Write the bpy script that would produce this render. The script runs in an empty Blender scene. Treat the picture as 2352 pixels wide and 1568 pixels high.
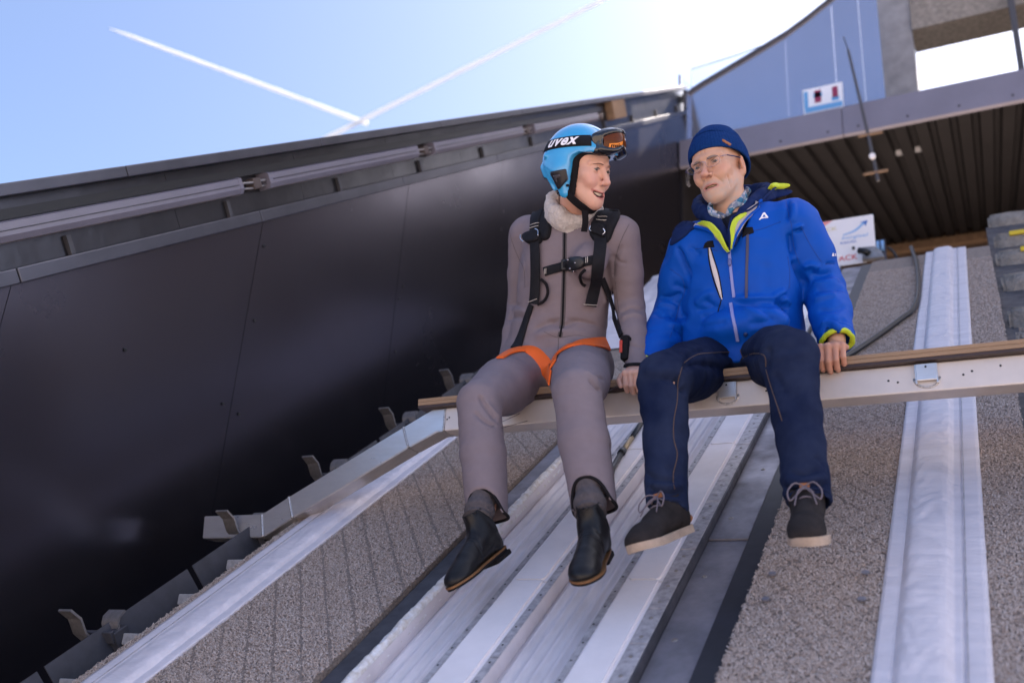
import bpy, bmesh, math, random
import numpy as np
from mathutils import Vector, Matrix, noise
from mathutils.bvhtree import BVHTree

# ------------------------------------------------------------------ camera, sky, sun, exposure
sc = bpy.context.scene
RAD = math.radians
CAM_R = np.array([[0.89077, -0.11065, -0.44078], [0.45027, 0.34622, 0.82304], [0.06154, -0.93161, 0.35822]])
FPX = 2214.85                                   # focal length in px of a 2352 px wide frame
cam_d = bpy.data.cameras.new('camera'); cam_o = bpy.data.objects.new('camera', cam_d)
sc.collection.objects.link(cam_o); sc.camera = cam_o
right, down, fwd = CAM_R[:, 0], CAM_R[:, 1], CAM_R[:, 2]
cm = Matrix.Identity(4)
for i in range(3):
    cm[i][0] = right[i]; cm[i][1] = -down[i]; cm[i][2] = -fwd[i]
cam_o.matrix_world = cm
cam_d.sensor_width = 36.0; cam_d.lens = 36.0 * FPX / 2352.0
cam_d.clip_start = 0.05; cam_d.clip_end = 60000.0
cam_d.dof.use_dof = True; cam_d.dof.focus_distance = 3.05; cam_d.dof.aperture_fstop = 2.2

SUN_EL, SUN_AZ = 50.0, 38.0                     # azimuth from +y (uphill) towards +x
w = bpy.data.worlds.new('World'); sc.world = w; w.use_nodes = True
nt = w.node_tree; bgn = nt.nodes['Background']
sky = nt.nodes.new('ShaderNodeTexSky'); sky.sky_type = 'NISHITA'; sky.sun_disc = False
sky.sun_elevation = RAD(SUN_EL); sky.sun_rotation = RAD(SUN_AZ)
sky.altitude = 700; sky.air_density = 0.62; sky.dust_density = 5.0; sky.ozone_density = 2.5
nt.links.new(sky.outputs['Color'], bgn.inputs['Color']); bgn.inputs['Strength'].default_value = 0.15
sl_ = bpy.data.lights.new('sun', 'SUN'); sl_.energy = 4.0; sl_.angle = RAD(0.6); sl_.color = (1.0, 0.88, 0.76)
so = bpy.data.objects.new('sun', sl_); sc.collection.objects.link(so)
sd = Vector((math.sin(RAD(SUN_AZ)) * math.cos(RAD(SUN_EL)), math.cos(RAD(SUN_AZ)) * math.cos(RAD(SUN_EL)), math.sin(RAD(SUN_EL))))
so.rotation_euler = sd.to_track_quat('Z', 'Y').to_euler()
vs = sc.view_settings
vs.view_transform = 'Standard'; vs.look = 'None'; vs.gamma = 1.0; vs.use_curve_mapping = False
vs.exposure = 1.58
try:
    sc.cycles.use_denoising = True
except Exception:
    pass

# ------------------------------------------------------------------ helpers
COL = sc.collection
TH = RAD(36.0); CT, ST = math.cos(TH), math.sin(TH); HH = 1.4
rng = random.Random(5); nrg = np.random.default_rng(5)
ORG = {}

def SL(x, s, n):
    "slope frame (across, up the slope, off the slope) to world"
    return (x, s * CT - n * ST, -HH + s * ST + n * CT)

def SLA(a):
    a = np.asarray(a, float)
    return np.stack([a[:, 0], a[:, 1] * CT - a[:, 2] * ST, -HH + a[:, 1] * ST + a[:, 2] * CT], 1)

def ray(u, v):
    d = np.array([(u - 1176.0) / FPX, (v - 784.0) / FPX, 1.0]); return CAM_R @ d

def props(o, label=None, cat=None, group=None, kind=None):
    if label: o['label'] = label
    if cat: o['category'] = cat
    if group: o['group'] = group
    if kind: o['kind'] = kind
    return o

def root(name, loc, label, cat, group=None):
    o = bpy.data.objects.new(name, None); COL.objects.link(o); o.location = loc
    o.empty_display_size = 0.05
    ORG[o.name] = np.array(loc, float)
    return props(o, label, cat, group)

def mesh_from(V, F, smooth=False):
    V = np.asarray(V, float)
    me = bpy.data.meshes.new('m')
    if isinstance(F, np.ndarray) and F.ndim == 2:
        k = F.shape[1]
        me.vertices.add(len(V)); me.vertices.foreach_set('co', V.astype(np.float32).ravel())
        me.loops.add(F.size); me.loops.foreach_set('vertex_index', F.astype(np.int32).ravel())
        me.polygons.add(len(F)); me.polygons.foreach_set('loop_start', np.arange(0, F.size, k, dtype=np.int32))
        me.polygons.foreach_set('loop_total', np.full(len(F), k, np.int32))
        me.update(calc_edges=True); me.validate()
    else:
        me.from_pydata([tuple(v) for v in V], [], [tuple(f) for f in F]); me.update()
    if smooth:
        me.polygons.foreach_set('use_smooth', np.ones(len(me.polygons), bool))
    return me

def lift_parent(p):
    "thing > part > sub-part and no deeper"
    while p is not None and p.parent is not None and p.parent.parent is not None: p = p.parent
    return p

def obj(name, V, F, mat, parent=None, smooth=False):
    parent = lift_parent(parent)
    V = np.asarray(V, float)
    org = ORG[parent.name] if parent is not None else np.zeros(3)
    me = mesh_from(V - org, F, smooth)
    mats = mat if isinstance(mat, (list, tuple)) else [mat]
    for m in mats: me.materials.append(m)
    o = bpy.data.objects.new(name, me); COL.objects.link(o)
    if parent is not None: o.parent = parent
    ORG[o.name] = org
    return o

def inst_named(name, me, parent, matrix):
    parent = lift_parent(parent)
    c = bpy.data.objects.new(name, me); COL.objects.link(c)
    org = ORG[parent.name] if parent is not None else np.zeros(3)
    if parent is not None: c.parent = parent
    c.matrix_basis = Matrix.Translation(-Vector(org)) @ matrix
    ORG[c.name] = org
    return c

class MB:
    "collects shapes in one mesh; fn maps local points to world"
    def __init__(s, fn=None): s.V = []; s.F = []; s.fn = fn
    def add(s, V, F):
        b = len(s.V); s.V += [tuple(v) for v in V]; s.F += [tuple(i + b for i in f) for f in F]; return s
    def box(s, x0, x1, y0, y1, z0, z1, ch=0.0):
        if ch <= 0:
            V = [(x, y, z) for z in (z0, z1) for y in (y0, y1) for x in (x0, x1)]
            F = [(0, 2, 3, 1), (4, 5, 7, 6), (0, 1, 5, 4), (2, 6, 7, 3), (0, 4, 6, 2), (1, 3, 7, 5)]
            return s.add(V, F)
        bm = bmesh.new()
        vs_ = [bm.verts.new((x, y, z)) for z in (z0, z1) for y in (y0, y1) for x in (x0, x1)]
        for f in [(0, 2, 3, 1), (4, 5, 7, 6), (0, 1, 5, 4), (2, 6, 7, 3), (0, 4, 6, 2), (1, 3, 7, 5)]:
            bm.faces.new([vs_[i] for i in f])
        bmesh.ops.bevel(bm, geom=bm.edges[:], offset=ch, segments=2, affect='EDGES', profile=0.5)
        bm.verts.index_update()
        s.add([v.co[:] for v in bm.verts], [[v.index for v in f.verts] for f in bm.faces]); bm.free()
        return s
    def prism(s, poly, axis, a, b):
        "poly: 2-D points; extruded along axis from a to b"
        n = len(poly)
        def P(p, t):
            q = [0, 0, 0]; k = [i for i in range(3) if i != axis]
            q[axis] = t; q[k[0]] = p[0]; q[k[1]] = p[1]; return q
        V = [P(p, a) for p in poly] + [P(p, b) for p in poly]
        F = [tuple(range(n))[::-1], tuple(range(n, 2 * n))] + [(i, (i + 1) % n, n + (i + 1) % n, n + i) for i in range(n)]
        return s.add(V, F)
    def tube(s, pts, r, seg=8, caps=True):
        V, F = tube_geo(pts, r, seg, caps); return s.add(V, F)
    def build(s, name, mat, parent=None, smooth=False):
        V = np.array(s.V, float)
        if s.fn is not None: V = np.array([s.fn(*v) for v in V])
        o = obj(name, V, s.F, mat, parent, smooth)
        fix_normals(o.data)
        return o

def fix_normals(me):
    bm = bmesh.new(); bm.from_mesh(me); bmesh.ops.recalc_face_normals(bm, faces=bm.faces[:]); bm.to_mesh(me); bm.free()

def auto_smooth(o, ang=40):
    me = o.data
    me.polygons.foreach_set('use_smooth', np.ones(len(me.polygons), bool))
    try: me.set_sharp_from_angle(angle=RAD(ang))
    except Exception: pass
    return o

def tube_geo(pts, r, seg=8, caps=True, closed=False, flat=None):
    P = np.array(pts, float); n = len(P)
    R = np.full(n, r) if np.isscalar(r) else np.array(r, float)
    T = np.zeros_like(P)
    if closed:
        T = np.roll(P, -1, 0) - np.roll(P, 1, 0)
    else:
        T[1:-1] = P[2:] - P[:-2]; T[0] = P[1] - P[0]; T[-1] = P[-1] - P[-2]
    T /= np.linalg.norm(T, axis=1)[:, None] + 1e-12
    u = np.cross(T[0], [0.13, 0.71, 0.69]); u /= np.linalg.norm(u)
    V = []
    for i in range(n):
        u = u - T[i] * (u @ T[i]); u /= np.linalg.norm(u) + 1e-12
        v = np.cross(T[i], u)
        for k in range(seg):
            a = 2 * math.pi * k / seg
            V.append(P[i] + R[i] * (math.cos(a) * u + math.sin(a) * v))
    F = []
    m = n if closed else n - 1
    for i in range(m):
        j = (i + 1) % n
        for k in range(seg):
            k2 = (k + 1) % seg
            F.append((i * seg + k, i * seg + k2, j * seg + k2, j * seg + k))
    if caps and not closed:
        F.append(tuple(range(seg))[::-1]); F.append(tuple((n - 1) * seg + k for k in range(seg)))
    return np.array(V), F

def smooth_path(pts, per=6, closed=False):
    "Catmull-Rom through the points"
    P = np.array(pts, float); n = len(P); out = []
    rngs = range(n if closed else n - 1)
    for i in rngs:
        if closed: a, b, c, d = P[(i - 1) % n], P[i], P[(i + 1) % n], P[(i + 2) % n]
        else: a, b, c, d = P[max(i - 1, 0)], P[i], P[i + 1], P[min(i + 2, n - 1)]
        for k in range(per):
            t = k / per
            out.append(0.5 * ((2 * b) + (c - a) * t + (2 * a - 5 * b + 4 * c - d) * t * t + (3 * b - a - 3 * c + d) * t ** 3))
    if not closed: out.append(P[-1])
    return np.array(out)

# ------------------------------------------------------------------ materials
MATS = {}
def mat(name, col, rough=0.5, metal=0.0, bump=0.0, bscale=200.0, var=0.0, vscale=6.0, col2=None, coat=0.0, spec=0.5,
        sheen=0.0, sss=0.0, stretch=None, attr=None, detail=4.0, rvar=0.0, bdist=0.01, trans=0.0, alpha=1.0, ior=1.45, streak=None):
    if name in MATS: return MATS[name]
    m = bpy.data.materials.new(name); MATS[name] = m; m.use_nodes = True
    t = m.node_tree; b = t.nodes['Principled BSDF']; L = t.links.new
    b.inputs['Roughness'].default_value = rough; b.inputs['Metallic'].default_value = metal
    b.inputs['Base Color'].default_value = (*col, 1); b.inputs['Specular IOR Level'].default_value = spec
    b.inputs['Coat Weight'].default_value = coat; b.inputs['Coat Roughness'].default_value = 0.06
    b.inputs['IOR'].default_value = ior
    if sheen: b.inputs['Sheen Weight'].default_value = sheen; b.inputs['Sheen Roughness'].default_value = 0.5
    if sss:
        b.inputs['Subsurface Weight'].default_value = sss; b.inputs['Subsurface Radius'].default_value = (1.0, 0.35, 0.2)
        b.inputs['Subsurface Scale'].default_value = 0.006
    if trans: b.inputs['Transmission Weight'].default_value = trans
    if alpha < 1: b.inputs['Alpha'].default_value = alpha
    tc = t.nodes.new('ShaderNodeTexCoord'); src = tc.outputs['Object']
    if stretch:
        mp = t.nodes.new('ShaderNodeMapping'); mp.inputs['Scale'].default_value = stretch; L(src, mp.inputs['Vector']); vsrc = mp.outputs['Vector']
    else: vsrc = src
    base = None
    if attr:
        at = t.nodes.new('ShaderNodeAttribute'); at.attribute_name = attr; base = at.outputs['Color']
    if var > 0 or col2:
        n = t.nodes.new('ShaderNodeTexNoise'); n.inputs['Scale'].default_value = vscale; n.inputs['Detail'].default_value = detail
        n.inputs['Roughness'].default_value = 0.6; L(vsrc, n.inputs['Vector'])
        cr = t.nodes.new('ShaderNodeMapRange'); cr.inputs['From Min'].default_value = 0.3; cr.inputs['From Max'].default_value = 0.7
        L(n.outputs['Fac'], cr.inputs['Value'])
        mx = t.nodes.new('ShaderNodeMix'); mx.data_type = 'RGBA'; L(cr.outputs['Result'], mx.inputs[0])
        c2 = col2 if col2 else tuple(c * (1 - var) for c in col)
        if base is not None:
            mm = t.nodes.new('ShaderNodeMix'); mm.data_type = 'RGBA'; mm.blend_type = 'MULTIPLY'; mm.inputs[0].default_value = 1.0
            mx.inputs[6].default_value = (1, 1, 1, 1); mx.inputs[7].default_value = (1 - var, 1 - var, 1 - var, 1)
            L(base, mm.inputs[6]); L(mx.outputs[2], mm.inputs[7]); base = mm.outputs[2]
        else:
            mx.inputs[6].default_value = (*col, 1); mx.inputs[7].default_value = (*c2, 1); base = mx.outputs[2]
        if rvar:
            rr = t.nodes.new('ShaderNodeMapRange'); rr.inputs['To Min'].default_value = max(0, rough - rvar); rr.inputs['To Max'].default_value = min(1, rough + rvar)
            L(cr.outputs['Result'], rr.inputs['Value']); L(rr.outputs['Result'], b.inputs['Roughness'])
    if base is not None: L(base, b.inputs['Base Color'])
    if bump > 0:
        n2 = t.nodes.new('ShaderNodeTexNoise'); n2.inputs['Scale'].default_value = bscale; n2.inputs['Detail'].default_value = 3.0
        L(vsrc, n2.inputs['Vector'])
        bp = t.nodes.new('ShaderNodeBump'); bp.inputs['Strength'].default_value = bump; bp.inputs['Distance'].default_value = bdist
        L(n2.outputs['Fac'], bp.inputs['Height']); L(bp.outputs['Normal'], b.inputs['Normal'])
    return m

# ------------------------------------------------------------------ setting: materials
M_mat = mat('bristle_mat', (0.33, 0.26, 0.22), 0.9, bump=0.9, bscale=160, var=0.55, vscale=120, bdist=0.006)
M_fib = mat('mat_fibre', (0.4, 0.34, 0.3), 0.85, attr='pigment', spec=0.2)
M_white = mat('white_cover', (0.64, 0.60, 0.645), 0.5, bump=0.5, bscale=9, var=0.14, vscale=5, bdist=0.01, stretch=(1, 4, 4), rvar=0.1)
M_plate = mat('white_plate', (0.80, 0.75, 0.77), 0.45, var=0.13, vscale=7, bump=0.25, bscale=60, bdist=0.002, rvar=0.1)
M_groove = mat('groove_plastic', (0.72, 0.665, 0.69), 0.5, var=0.28, vscale=9, bump=0.3, bscale=90, bdist=0.002, stretch=(3, 0.5, 0.5))
M_edge = mat('edge_metal', (0.50, 0.475, 0.50), 0.5, metal=0.2, var=0.5, vscale=55, bump=0.3, bscale=150, bdist=0.001)
M_grey = mat('grey_sheet', (0.27, 0.26, 0.30), 0.5, metal=0.4, var=0.5, vscale=8, bump=0.2, bscale=40, bdist=0.002, rvar=0.15)
M_dark = mat('dark_sheet', (0.075, 0.075, 0.09), 0.5, metal=0.3, var=0.4, vscale=10, rvar=0.15)
M_rub = mat('black_rubber', (0.018, 0.02, 0.03), 0.5, var=0.4, vscale=14, bump=0.2, bscale=60, bdist=0.002)
M_ice = mat('ice_edge', (0.75, 0.75, 0.78), 0.5, bump=0.8, bscale=120, bdist=0.004, var=0.3, vscale=50, col2=(0.5, 0.44, 0.38))
M_wall = mat('wall_sheet', (0.080, 0.074, 0.092), 0.25, metal=0.9, var=0.12, vscale=1.2, bump=0.025, bscale=1.6, bdist=0.05, rvar=0.04, detail=6)
M_wallup = mat('recess_sheet', (0.075, 0.075, 0.085), 0.28, metal=0.85, var=0.35, vscale=3, bump=0.2, bscale=5, bdist=0.02)
M_cap = mat('cap_sheet', (0.10, 0.10, 0.12), 0.35, metal=0.7, var=0.3, vscale=4, bump=0.05, bscale=5)
M_lamp = mat('lamp_diffuser', (0.17, 0.16, 0.20), 0.35, var=0.15, vscale=5, spec=0.6)
M_lampb = mat('lamp_body', (0.06, 0.06, 0.07), 0.5)
M_alu = mat('aluminium', (0.62, 0.60, 0.60), 0.34, metal=0.75, var=0.18, vscale=14, bump=0.06, bscale=30, rvar=0.08, stretch=(0.4, 2, 2))
M_beam = mat('painted_beam', (0.66, 0.60, 0.57), 0.45, metal=0.25, var=0.10, vscale=10, bump=0.08, bscale=120, bdist=0.001)
M_steel = mat('galvanised', (0.33, 0.31, 0.31), 0.45, metal=0.7, var=0.35, vscale=40, bump=0.2, bscale=90, bdist=0.001)
M_conc = mat('concrete', (0.30, 0.275, 0.25), 0.9, var=0.5, vscale=22, bump=0.9, bscale=70, bdist=0.008, detail=8)
M_conc3 = mat('pebbly_concrete', (0.16, 0.13, 0.11), 0.9, col2=(0.42, 0.38, 0.34), var=0.5, vscale=90, bump=1.0, bscale=120, bdist=0.008)
M_conc2 = mat('pale_concrete', (0.33, 0.33, 0.35), 0.85, var=0.35, vscale=6, bump=0.3, bscale=20, bdist=0.01, detail=8)
M_brown = mat('brown_board', (0.13, 0.09, 0.065), 0.7, var=0.3, vscale=3)
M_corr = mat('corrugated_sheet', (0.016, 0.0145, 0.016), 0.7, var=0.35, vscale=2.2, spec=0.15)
M_fas = mat('fascia_sheet', (0.21, 0.20, 0.25), 0.45, metal=0.3, var=0.15, vscale=2)
M_pan = mat('upper_panel', (0.50, 0.52, 0.62), 0.16, metal=0.8, var=0.10, vscale=0.9, bump=0.05, bscale=1.2, bdist=0.05)
M_glass = mat('glass', (0.9, 0.95, 1.0), 0.05, trans=1.0, ior=1.1)
M_black = mat('black_plastic', (0.012, 0.012, 0.014), 0.4)
M_yel = mat('yellow_paint', (0.55, 0.42, 0.03), 0.7)
M_wood = mat('weathered_wood', (0.25, 0.16, 0.10), 0.8, var=0.4, vscale=10, stretch=(1, 6, 1))
M_felt = mat('felt_board', (0.36, 0.35, 0.36), 0.9, var=0.35, vscale=60, bump=0.6, bscale=100, bdist=0.004)
M_ground = mat('ground', (0.62, 0.52, 0.44), 0.95, var=0.3, vscale=0.02)
M_board = mat('sign_white', (0.78, 0.76, 0.78), 0.5, var=0.06, vscale=6)

def slopeMB(): return MB(SL)

# ground far below and the concrete bed of the inrun
g = MB(); g.box(-2500, 2500, -2500, 2500, -18.2, -18.0); props(g.build('ground', M_ground), kind='structure')
g = slopeMB(); g.box(-2.86, 2.6, -6.0, 7.6, -0.55, -0.30); props(g.build('inrun_bed', M_dark), kind='structure')

S0, S1 = 0.9, 6.93
# ---- track: one thing, its plates and channels are parts
trk = root('inrun_track', SL(-1.0, 2.9, 0), 'pale double ski track with fluted grooves and white plates below the seated people', 'ski track')

def sheet(name, x0, x1, s0, s1, n, m, parent, th=0.008, ch=0.0015, cuts=12):
    b = slopeMB(); b.box(x0, x1, s0, s1, n - th, n, ch); return b.build(name, m, parent)

for a, b_ in ((S0, 3.262), (3.268, 5.2), (5.206, S1)):
    sheet('side_sheet', -1.546, -1.452, a, b_, -0.018, M_dark if b_ < 3.3 else M_grey, trk)
def groove(x0, x1):
    w_ = x1 - x0; prof = [(x0, 0.0), (x0 + 0.002, -0.034)]
    nr = 5
    for i in range(nr):
        c = x0 + w_ * (i + 0.5) / nr; h = w_ / nr
        prof += [(c - h * 0.5 + 0.001, -0.040), (c - h * 0.30, -0.039), (c - h * 0.16, -0.034), (c, -0.032), (c + h * 0.16, -0.034), (c + h * 0.30, -0.039)]
    prof += [(x1 - 0.002, -0.034), (x1, 0.0)]
    ss = np.linspace(S0, S1, 40); V = []; F = []
    for s in ss:
        for k, p in enumerate(prof):
            V.append((p[0], s, p[1] + 0.0012 * noise.noise((p[0] * 60, s * 9, 1.3))))
    k = len(prof)
    for i in range(len(ss) - 1):
        for j in range(k - 1): F.append((i * k + j, i * k + j + 1, (i + 1) * k + j + 1, (i + 1) * k + j))
    return auto_smooth(obj('fluted_groove', SLA(V), F, M_groove, trk), 50)
groove(-1.425, -1.248); groove(-1.098, -0.921)

def strip_with_plates(x0, x1, name, seg, m, n, parent, off=0.0):
    s = S0 + off
    while s < S1:
        e = min(s + seg, S1); sheet(name, x0, x1, s + 0.0008, e - 0.0008, n + rng.uniform(-0.0006, 0.0006), m, parent, th=0.012, ch=0.001); s = e
strip_with_plates(-1.248, -1.231, 'edge_strip', 0.42, M_edge, 0.001, trk, 0.1)
strip_with_plates(-1.122, -1.098, 'edge_strip', 0.42, M_edge, 0.001, trk, 0.0)
strip_with_plates(-0.921, -0.903, 'edge_strip', 0.42, M_edge, 0.001, trk, 0.15)
strip_with_plates(-0.800, -0.757, 'edge_strip', 0.155, M_edge, 0.002, trk, 0.05)
for x0, x1 in ((-1.231, -1.122), (-0.903, -0.800)):
    for a, b_ in ((S0, 2.0), (2.0, 2.943), (2.943, 3.9), (3.9, 4.9), (4.9, S1)):
        b = slopeMB(); c = 0.012; y0, y1 = a + 0.004, b_ - 0.002
        nn = 0.007
        b.box(x0 + 0.001, x1 - 0.001, y0, y1, -0.01, 0.0006, 0.0)
        prof = [(x0 + 0.010, y0 + c), (x0 + 0.010 + c * 0.6, y0 + 0.001), (x1 - 0.010 - c * 0.6, y0 + 0.001), (x1 - 0.010, y0 + c), (x1 - 0.010, y1), (x0 + 0.010, y1)]
        b.prism(prof, 2, 0.0, nn)
        o = b.build('white_plate', M_plate, trk)
# screws, shared mesh
def disc_mesh(r, h, m, hole=True):
    b = MB(); N = 10
    ring = [(r * math.cos(2 * math.pi * i / N), r * math.sin(2 * math.pi * i / N)) for i in range(N)]
    V = [(x, y, 0) for x, y in ring] + [(0.8 * x, 0.8 * y, h) for x, y in ring] + [(0.42 * x, 0.42 * y, h) for x, y in ring] + [(0.36 * x, 0.36 * y, h * 0.1) for x, y in ring]
    F = [(i, (i + 1) % N, N + (i + 1) % N, N + i) for i in range(N)] + [(N + i, N + (i + 1) % N, 2 * N + (i + 1) % N, 2 * N + i) for i in range(N)]
    F += [(2 * N + i, 2 * N + (i + 1) % N, 3 * N + (i + 1) % N, 3 * N + i) for i in range(N)] + [tuple(3 * N + i for i in range(N))]
    me = mesh_from(V, F); me.materials.append(m); return me
ME_scr = disc_mesh(0.0055, 0.0016, M_steel); ME_scrb = disc_mesh(0.008, 0.002, M_steel)
ME_hole = disc_mesh(0.0032, 0.0006, M_black)
SROT = Matrix.Translation((0, 0, -HH)) @ Matrix.Rotation(TH, 4, 'X')
def on_slope(x, s, n): return SROT @ Matrix.Translation((x, s, n))
s = 2.30
while s < 4.3:
    inst_named('screw', ME_scr, trk, on_slope(-0.779, s, 0.002))
    inst_named('screw', ME_hole, trk, on_slope(-1.110 + rng.uniform(-.002, .002), s + 0.03, 0.0022))
    inst_named('screw', ME_hole, trk, on_slope(-0.912 + rng.uniform(-.002, .002), s + 0.05, 0.0022))
    inst_named('screw', ME_hole, trk, on_slope(-1.240, s + 0.01, 0.0022))
    s += 0.0775 + rng.uniform(-0.004, 0.004)
# grey sheet and rubber strip right of the track
for a, b_ in ((S0, 3.222), (3.228, 5.0), (5.006, S1)):
    sheet('side_sheet', -0.751, -0.640, a, b_, -0.026 if b_ < 3.3 else -0.022, M_grey, trk)
for s in (2.72, 3.02, 3.36, 3.72, 4.1):
    inst_named('screw', ME_scrb, trk, on_slope(-0.715 + (0.03 if s > 3.5 else 0.0), s, -0.026 if s < 3.22 else -0.022))
for s in (2.78, 3.05, 3.45, 3.7):
    inst_named('screw', ME_scrb, trk, on_slope(-1.475, s, -0.018))
b = slopeMB(); b.box(-0.757, -0.752, S0, S1, -0.04, 0.0005); b.build('gap_rail', M_dark, trk)
sheet('rubber_strip', -0.637, -0.577, S0, S1, -0.016, M_rub, trk, th=0.006)
# rough frozen rim along the left groove
ss = np.linspace(S0, S1, 520); xs = np.linspace(-1.462, -1.424, 9); V = []
for s in ss:
    for k, x in enumerate(xs):
        e = math.sin(math.pi * k / 8)
        a = noise.fractal((x * 90, s * 55, 0.7), 1.0, 2.0, 4) * 0.006; b_ = noise.noise((s * 3.1, 4.2, 0.0))
        V.append((x + 0.004 * noise.noise((s * 40, k * 0.3, 7.0)), s, -0.016 * (k < 1) - 0.02 * (k > 7) + e * (0.010 + 0.007 * b_) + a * e))
F = [(i * 9 + j, i * 9 + j + 1, (i + 1) * 9 + j + 1, (i + 1) * 9 + j) for i in range(len(ss) - 1) for j in range(8)]
o = obj('frozen_rim', SLA(V), F, M_ice, trk, True)

# ---- bristle mats
def groove_l(x, s): return ((s - (3.354 - 1.33 * (x + 2.075))) / 0.1225) 
def matobj(name, x0, x1, s0, s1, label, fibres, sf, grooves, parent_label_cat='mat'):
    r_ = root(name, SL((x0 + x1) / 2, s0 + 1, 0), label, 'mat', 'bristle mats on the inrun')
    b = slopeMB(); b.box(x0, x1, s0, s1, -0.026, -0.0045); b.build('mat_base', M_mat, r_)
    N = fibres
    # fibres thin out up the slope, where they are too small to tell apart
    f = nrg.random(N); s = sf[0] + (sf[1] - sf[0]) * f ** 1.25; x = x0 + (x1 - x0) * nrg.random(N)
    ang = nrg.random(N) * 2 * np.pi; ln = 0.008 + 0.006 * nrg.random(N); hh = 0.0015 + 0.003 * nrg.random(N)
    keep = np.ones(N, bool)
    if grooves:
        for gsgn, off in grooves:
            q = (s - (off + gsgn * 1.33 * (x - x0))) / 0.1225; dq = np.abs(q - np.round(q)) * 0.1225 * 0.6
            keep &= dq > (0.0052 if len(grooves) == 1 else 0.0030)
    s, x, ang, ln, hh = s[keep], x[keep], ang[keep], ln[keep], hh[keep]; N = len(s)
    dx, ds = np.cos(ang), np.sin(ang); wv = 0.0009 + 0.0006 * nrg.random(N)
    base = -0.006 + 0.004 * nrg.random(N)
    V = np.zeros((N, 6, 3))
    for k, (t, h) in enumerate(((-0.5, 0.0), (0.0, 1.0), (0.5, 0.1))):
        bend = 0.25 * ln * (1 if k == 1 else 0)
        for q, sg in enumerate((-1, 1)):
            V[:, 2 * k + q, 0] = x + dx * ln * t - ds * (wv * sg + bend)
            V[:, 2 * k + q, 1] = s + ds * ln * t + dx * (wv * sg + bend)
            V[:, 2 * k + q, 2] = base + hh * h
    F = np.zeros((N, 2, 4), int); bi = np.arange(N)[:, None] * 6
    F[:, 0] = bi + np.array([0, 1, 3, 2]); F[:, 1] = bi + np.array([2, 3, 5, 4])
    o = obj('bristles', SLA(V.reshape(-1, 3)), F.reshape(-1, 4), M_fib, r_); props(o, kind='stuff')
    tone = np.array([[0.51, 0.405, 0.345], [0.455, 0.36, 0.305], [0.34, 0.25, 0.20], [0.57, 0.48, 0.43]])
    ci = nrg.choice(4, N, p=[0.45, 0.25, 0.12, 0.18]); cc = tone[ci] * (0.85 + 0.3 * nrg.random((N, 1)))
    att = o.data.color_attributes.new('pigment', 'FLOAT_COLOR', 'POINT')
    A = np.ones((N, 6, 4)); A[:, :, :3] = cc[:, None, :]; att.data.foreach_set('color', A.astype(np.float32).ravel())
    return r_
matobj('bristle_mat', -2.075, -1.552, S0, S1, 'wide beige bristle mat with diagonal grooves left of the ski track', 88000, (2.1, 5.2), [(-1, 3.354)])
matobj('bristle_mat', -2.318, -2.262, S0, S1, 'narrow beige bristle mat edge between the left white cover and the dark wall', 7000, (2.1, 4.6), None)
mr = matobj('bristle_mat', -0.575, -0.272, S0, S1, 'beige bristle mat under the dangling suede shoe, between rubber strip and white cover', 74000, (2.35, 6.6), [(1, 2.2), (-1, 2.9)])
matobj('bristle_mat', -0.063, 0.062, S0, S1, 'narrow beige bristle mat between the right white cover and the concrete steps', 24000, (2.4, 6.6), None)
for x, s in ((-0.531, 2.975), (-0.316, 2.978), (-0.526, 2.852), (-0.315, 2.855)):
    b = MB(); b.tube([(0, 0, -0.002), (0, 0, 0.003)], 0.009, 12); me = mesh_from(b.V, b.F); me.materials.append(M_grey)
    inst_named('mat_rivet', me, mr, on_slope(x, s, 0.004))

# ---- white covered pads running up both sides
def cover(x0, x1, s0, s1, flip, label, top_round=0.0, hk=0.48):
    r_ = root('padded_cover', SL((x0 + x1) / 2, s0 + 1, 0), label, 'cover', 'white covers beside the track')
    w_ = x1 - x0
    pr = [(0, -0.004), (0.004, 0.003), (0.16, 0.004), (0.18, 0.002), (0.20, 0.012), (0.25, 0.027), (0.34, 0.033), (0.45, 0.034), (0.56, 0.033), (0.63, 0.026), (0.67, 0.012), (0.69, 0.005), (0.76, 0.005), (0.775, 0.001), (0.79, 0.006), (0.995, 0.006), (1.0, -0.004)]
    pr = [(a, b if b < 0.007 else 0.006 + (b - 0.006) * hk) for a, b in pr]
    if flip: pr = [(1 - a, b) for a, b in pr[::-1]]
    # finer columns over the pad
    a = np.array(pr); tt = np.linspace(0, len(a) - 1, len(a) * 3); px = np.interp(tt, range(len(a)), a[:, 0]); pn = np.interp(tt, range(len(a)), a[:, 1])
    ss = np.linspace(s0, s1, 560); V = []
    for s in ss:
        for q, n in zip(px, pn):
            pad = max(0.0, min(1.0, (n - 0.008) / 0.010))
            wr = pad * (0.0042 * (1 - 2 * abs(noise.noise((q * 2.0 + s * 1.1, s * 26 + 3.5 * noise.noise((q * 4, s * 5, 2)), 1.0)))) + 0.0035 * noise.noise((q * 3, s * 9, 5.0)))
            fl = (1 - pad) * 0.0015 * noise.noise((q * 6, s * 18, 9.0))
            drop = -top_round * max(0, (s - (s1 - 0.5)) / 0.5) ** 2
            V.append((x0 + w_ * q + (0.003 * noise.noise((s * 14, q * 3, 3)) if q in (0, 1) else 0), s, n + wr + fl + drop))
    k = len(px)
    F = np.array([(i * k + j, i * k + j + 1, (i + 1) * k + j + 1, (i + 1) * k + j) for i in range(len(ss) - 1) for j in range(k - 1)])
    o = obj('cover_sheet', SLA(V), F, M_white, r_, True)
    b = slopeMB()
    xe = x0 + w_ * (0.80 if not flip else 0.21)
    b.tube([(xe, s_, 0.0068) for s_ in np.linspace(s0, s1, 60)], 0.0012, 5); b.build('seam_cord', M_edge, o)
    return r_
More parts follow.
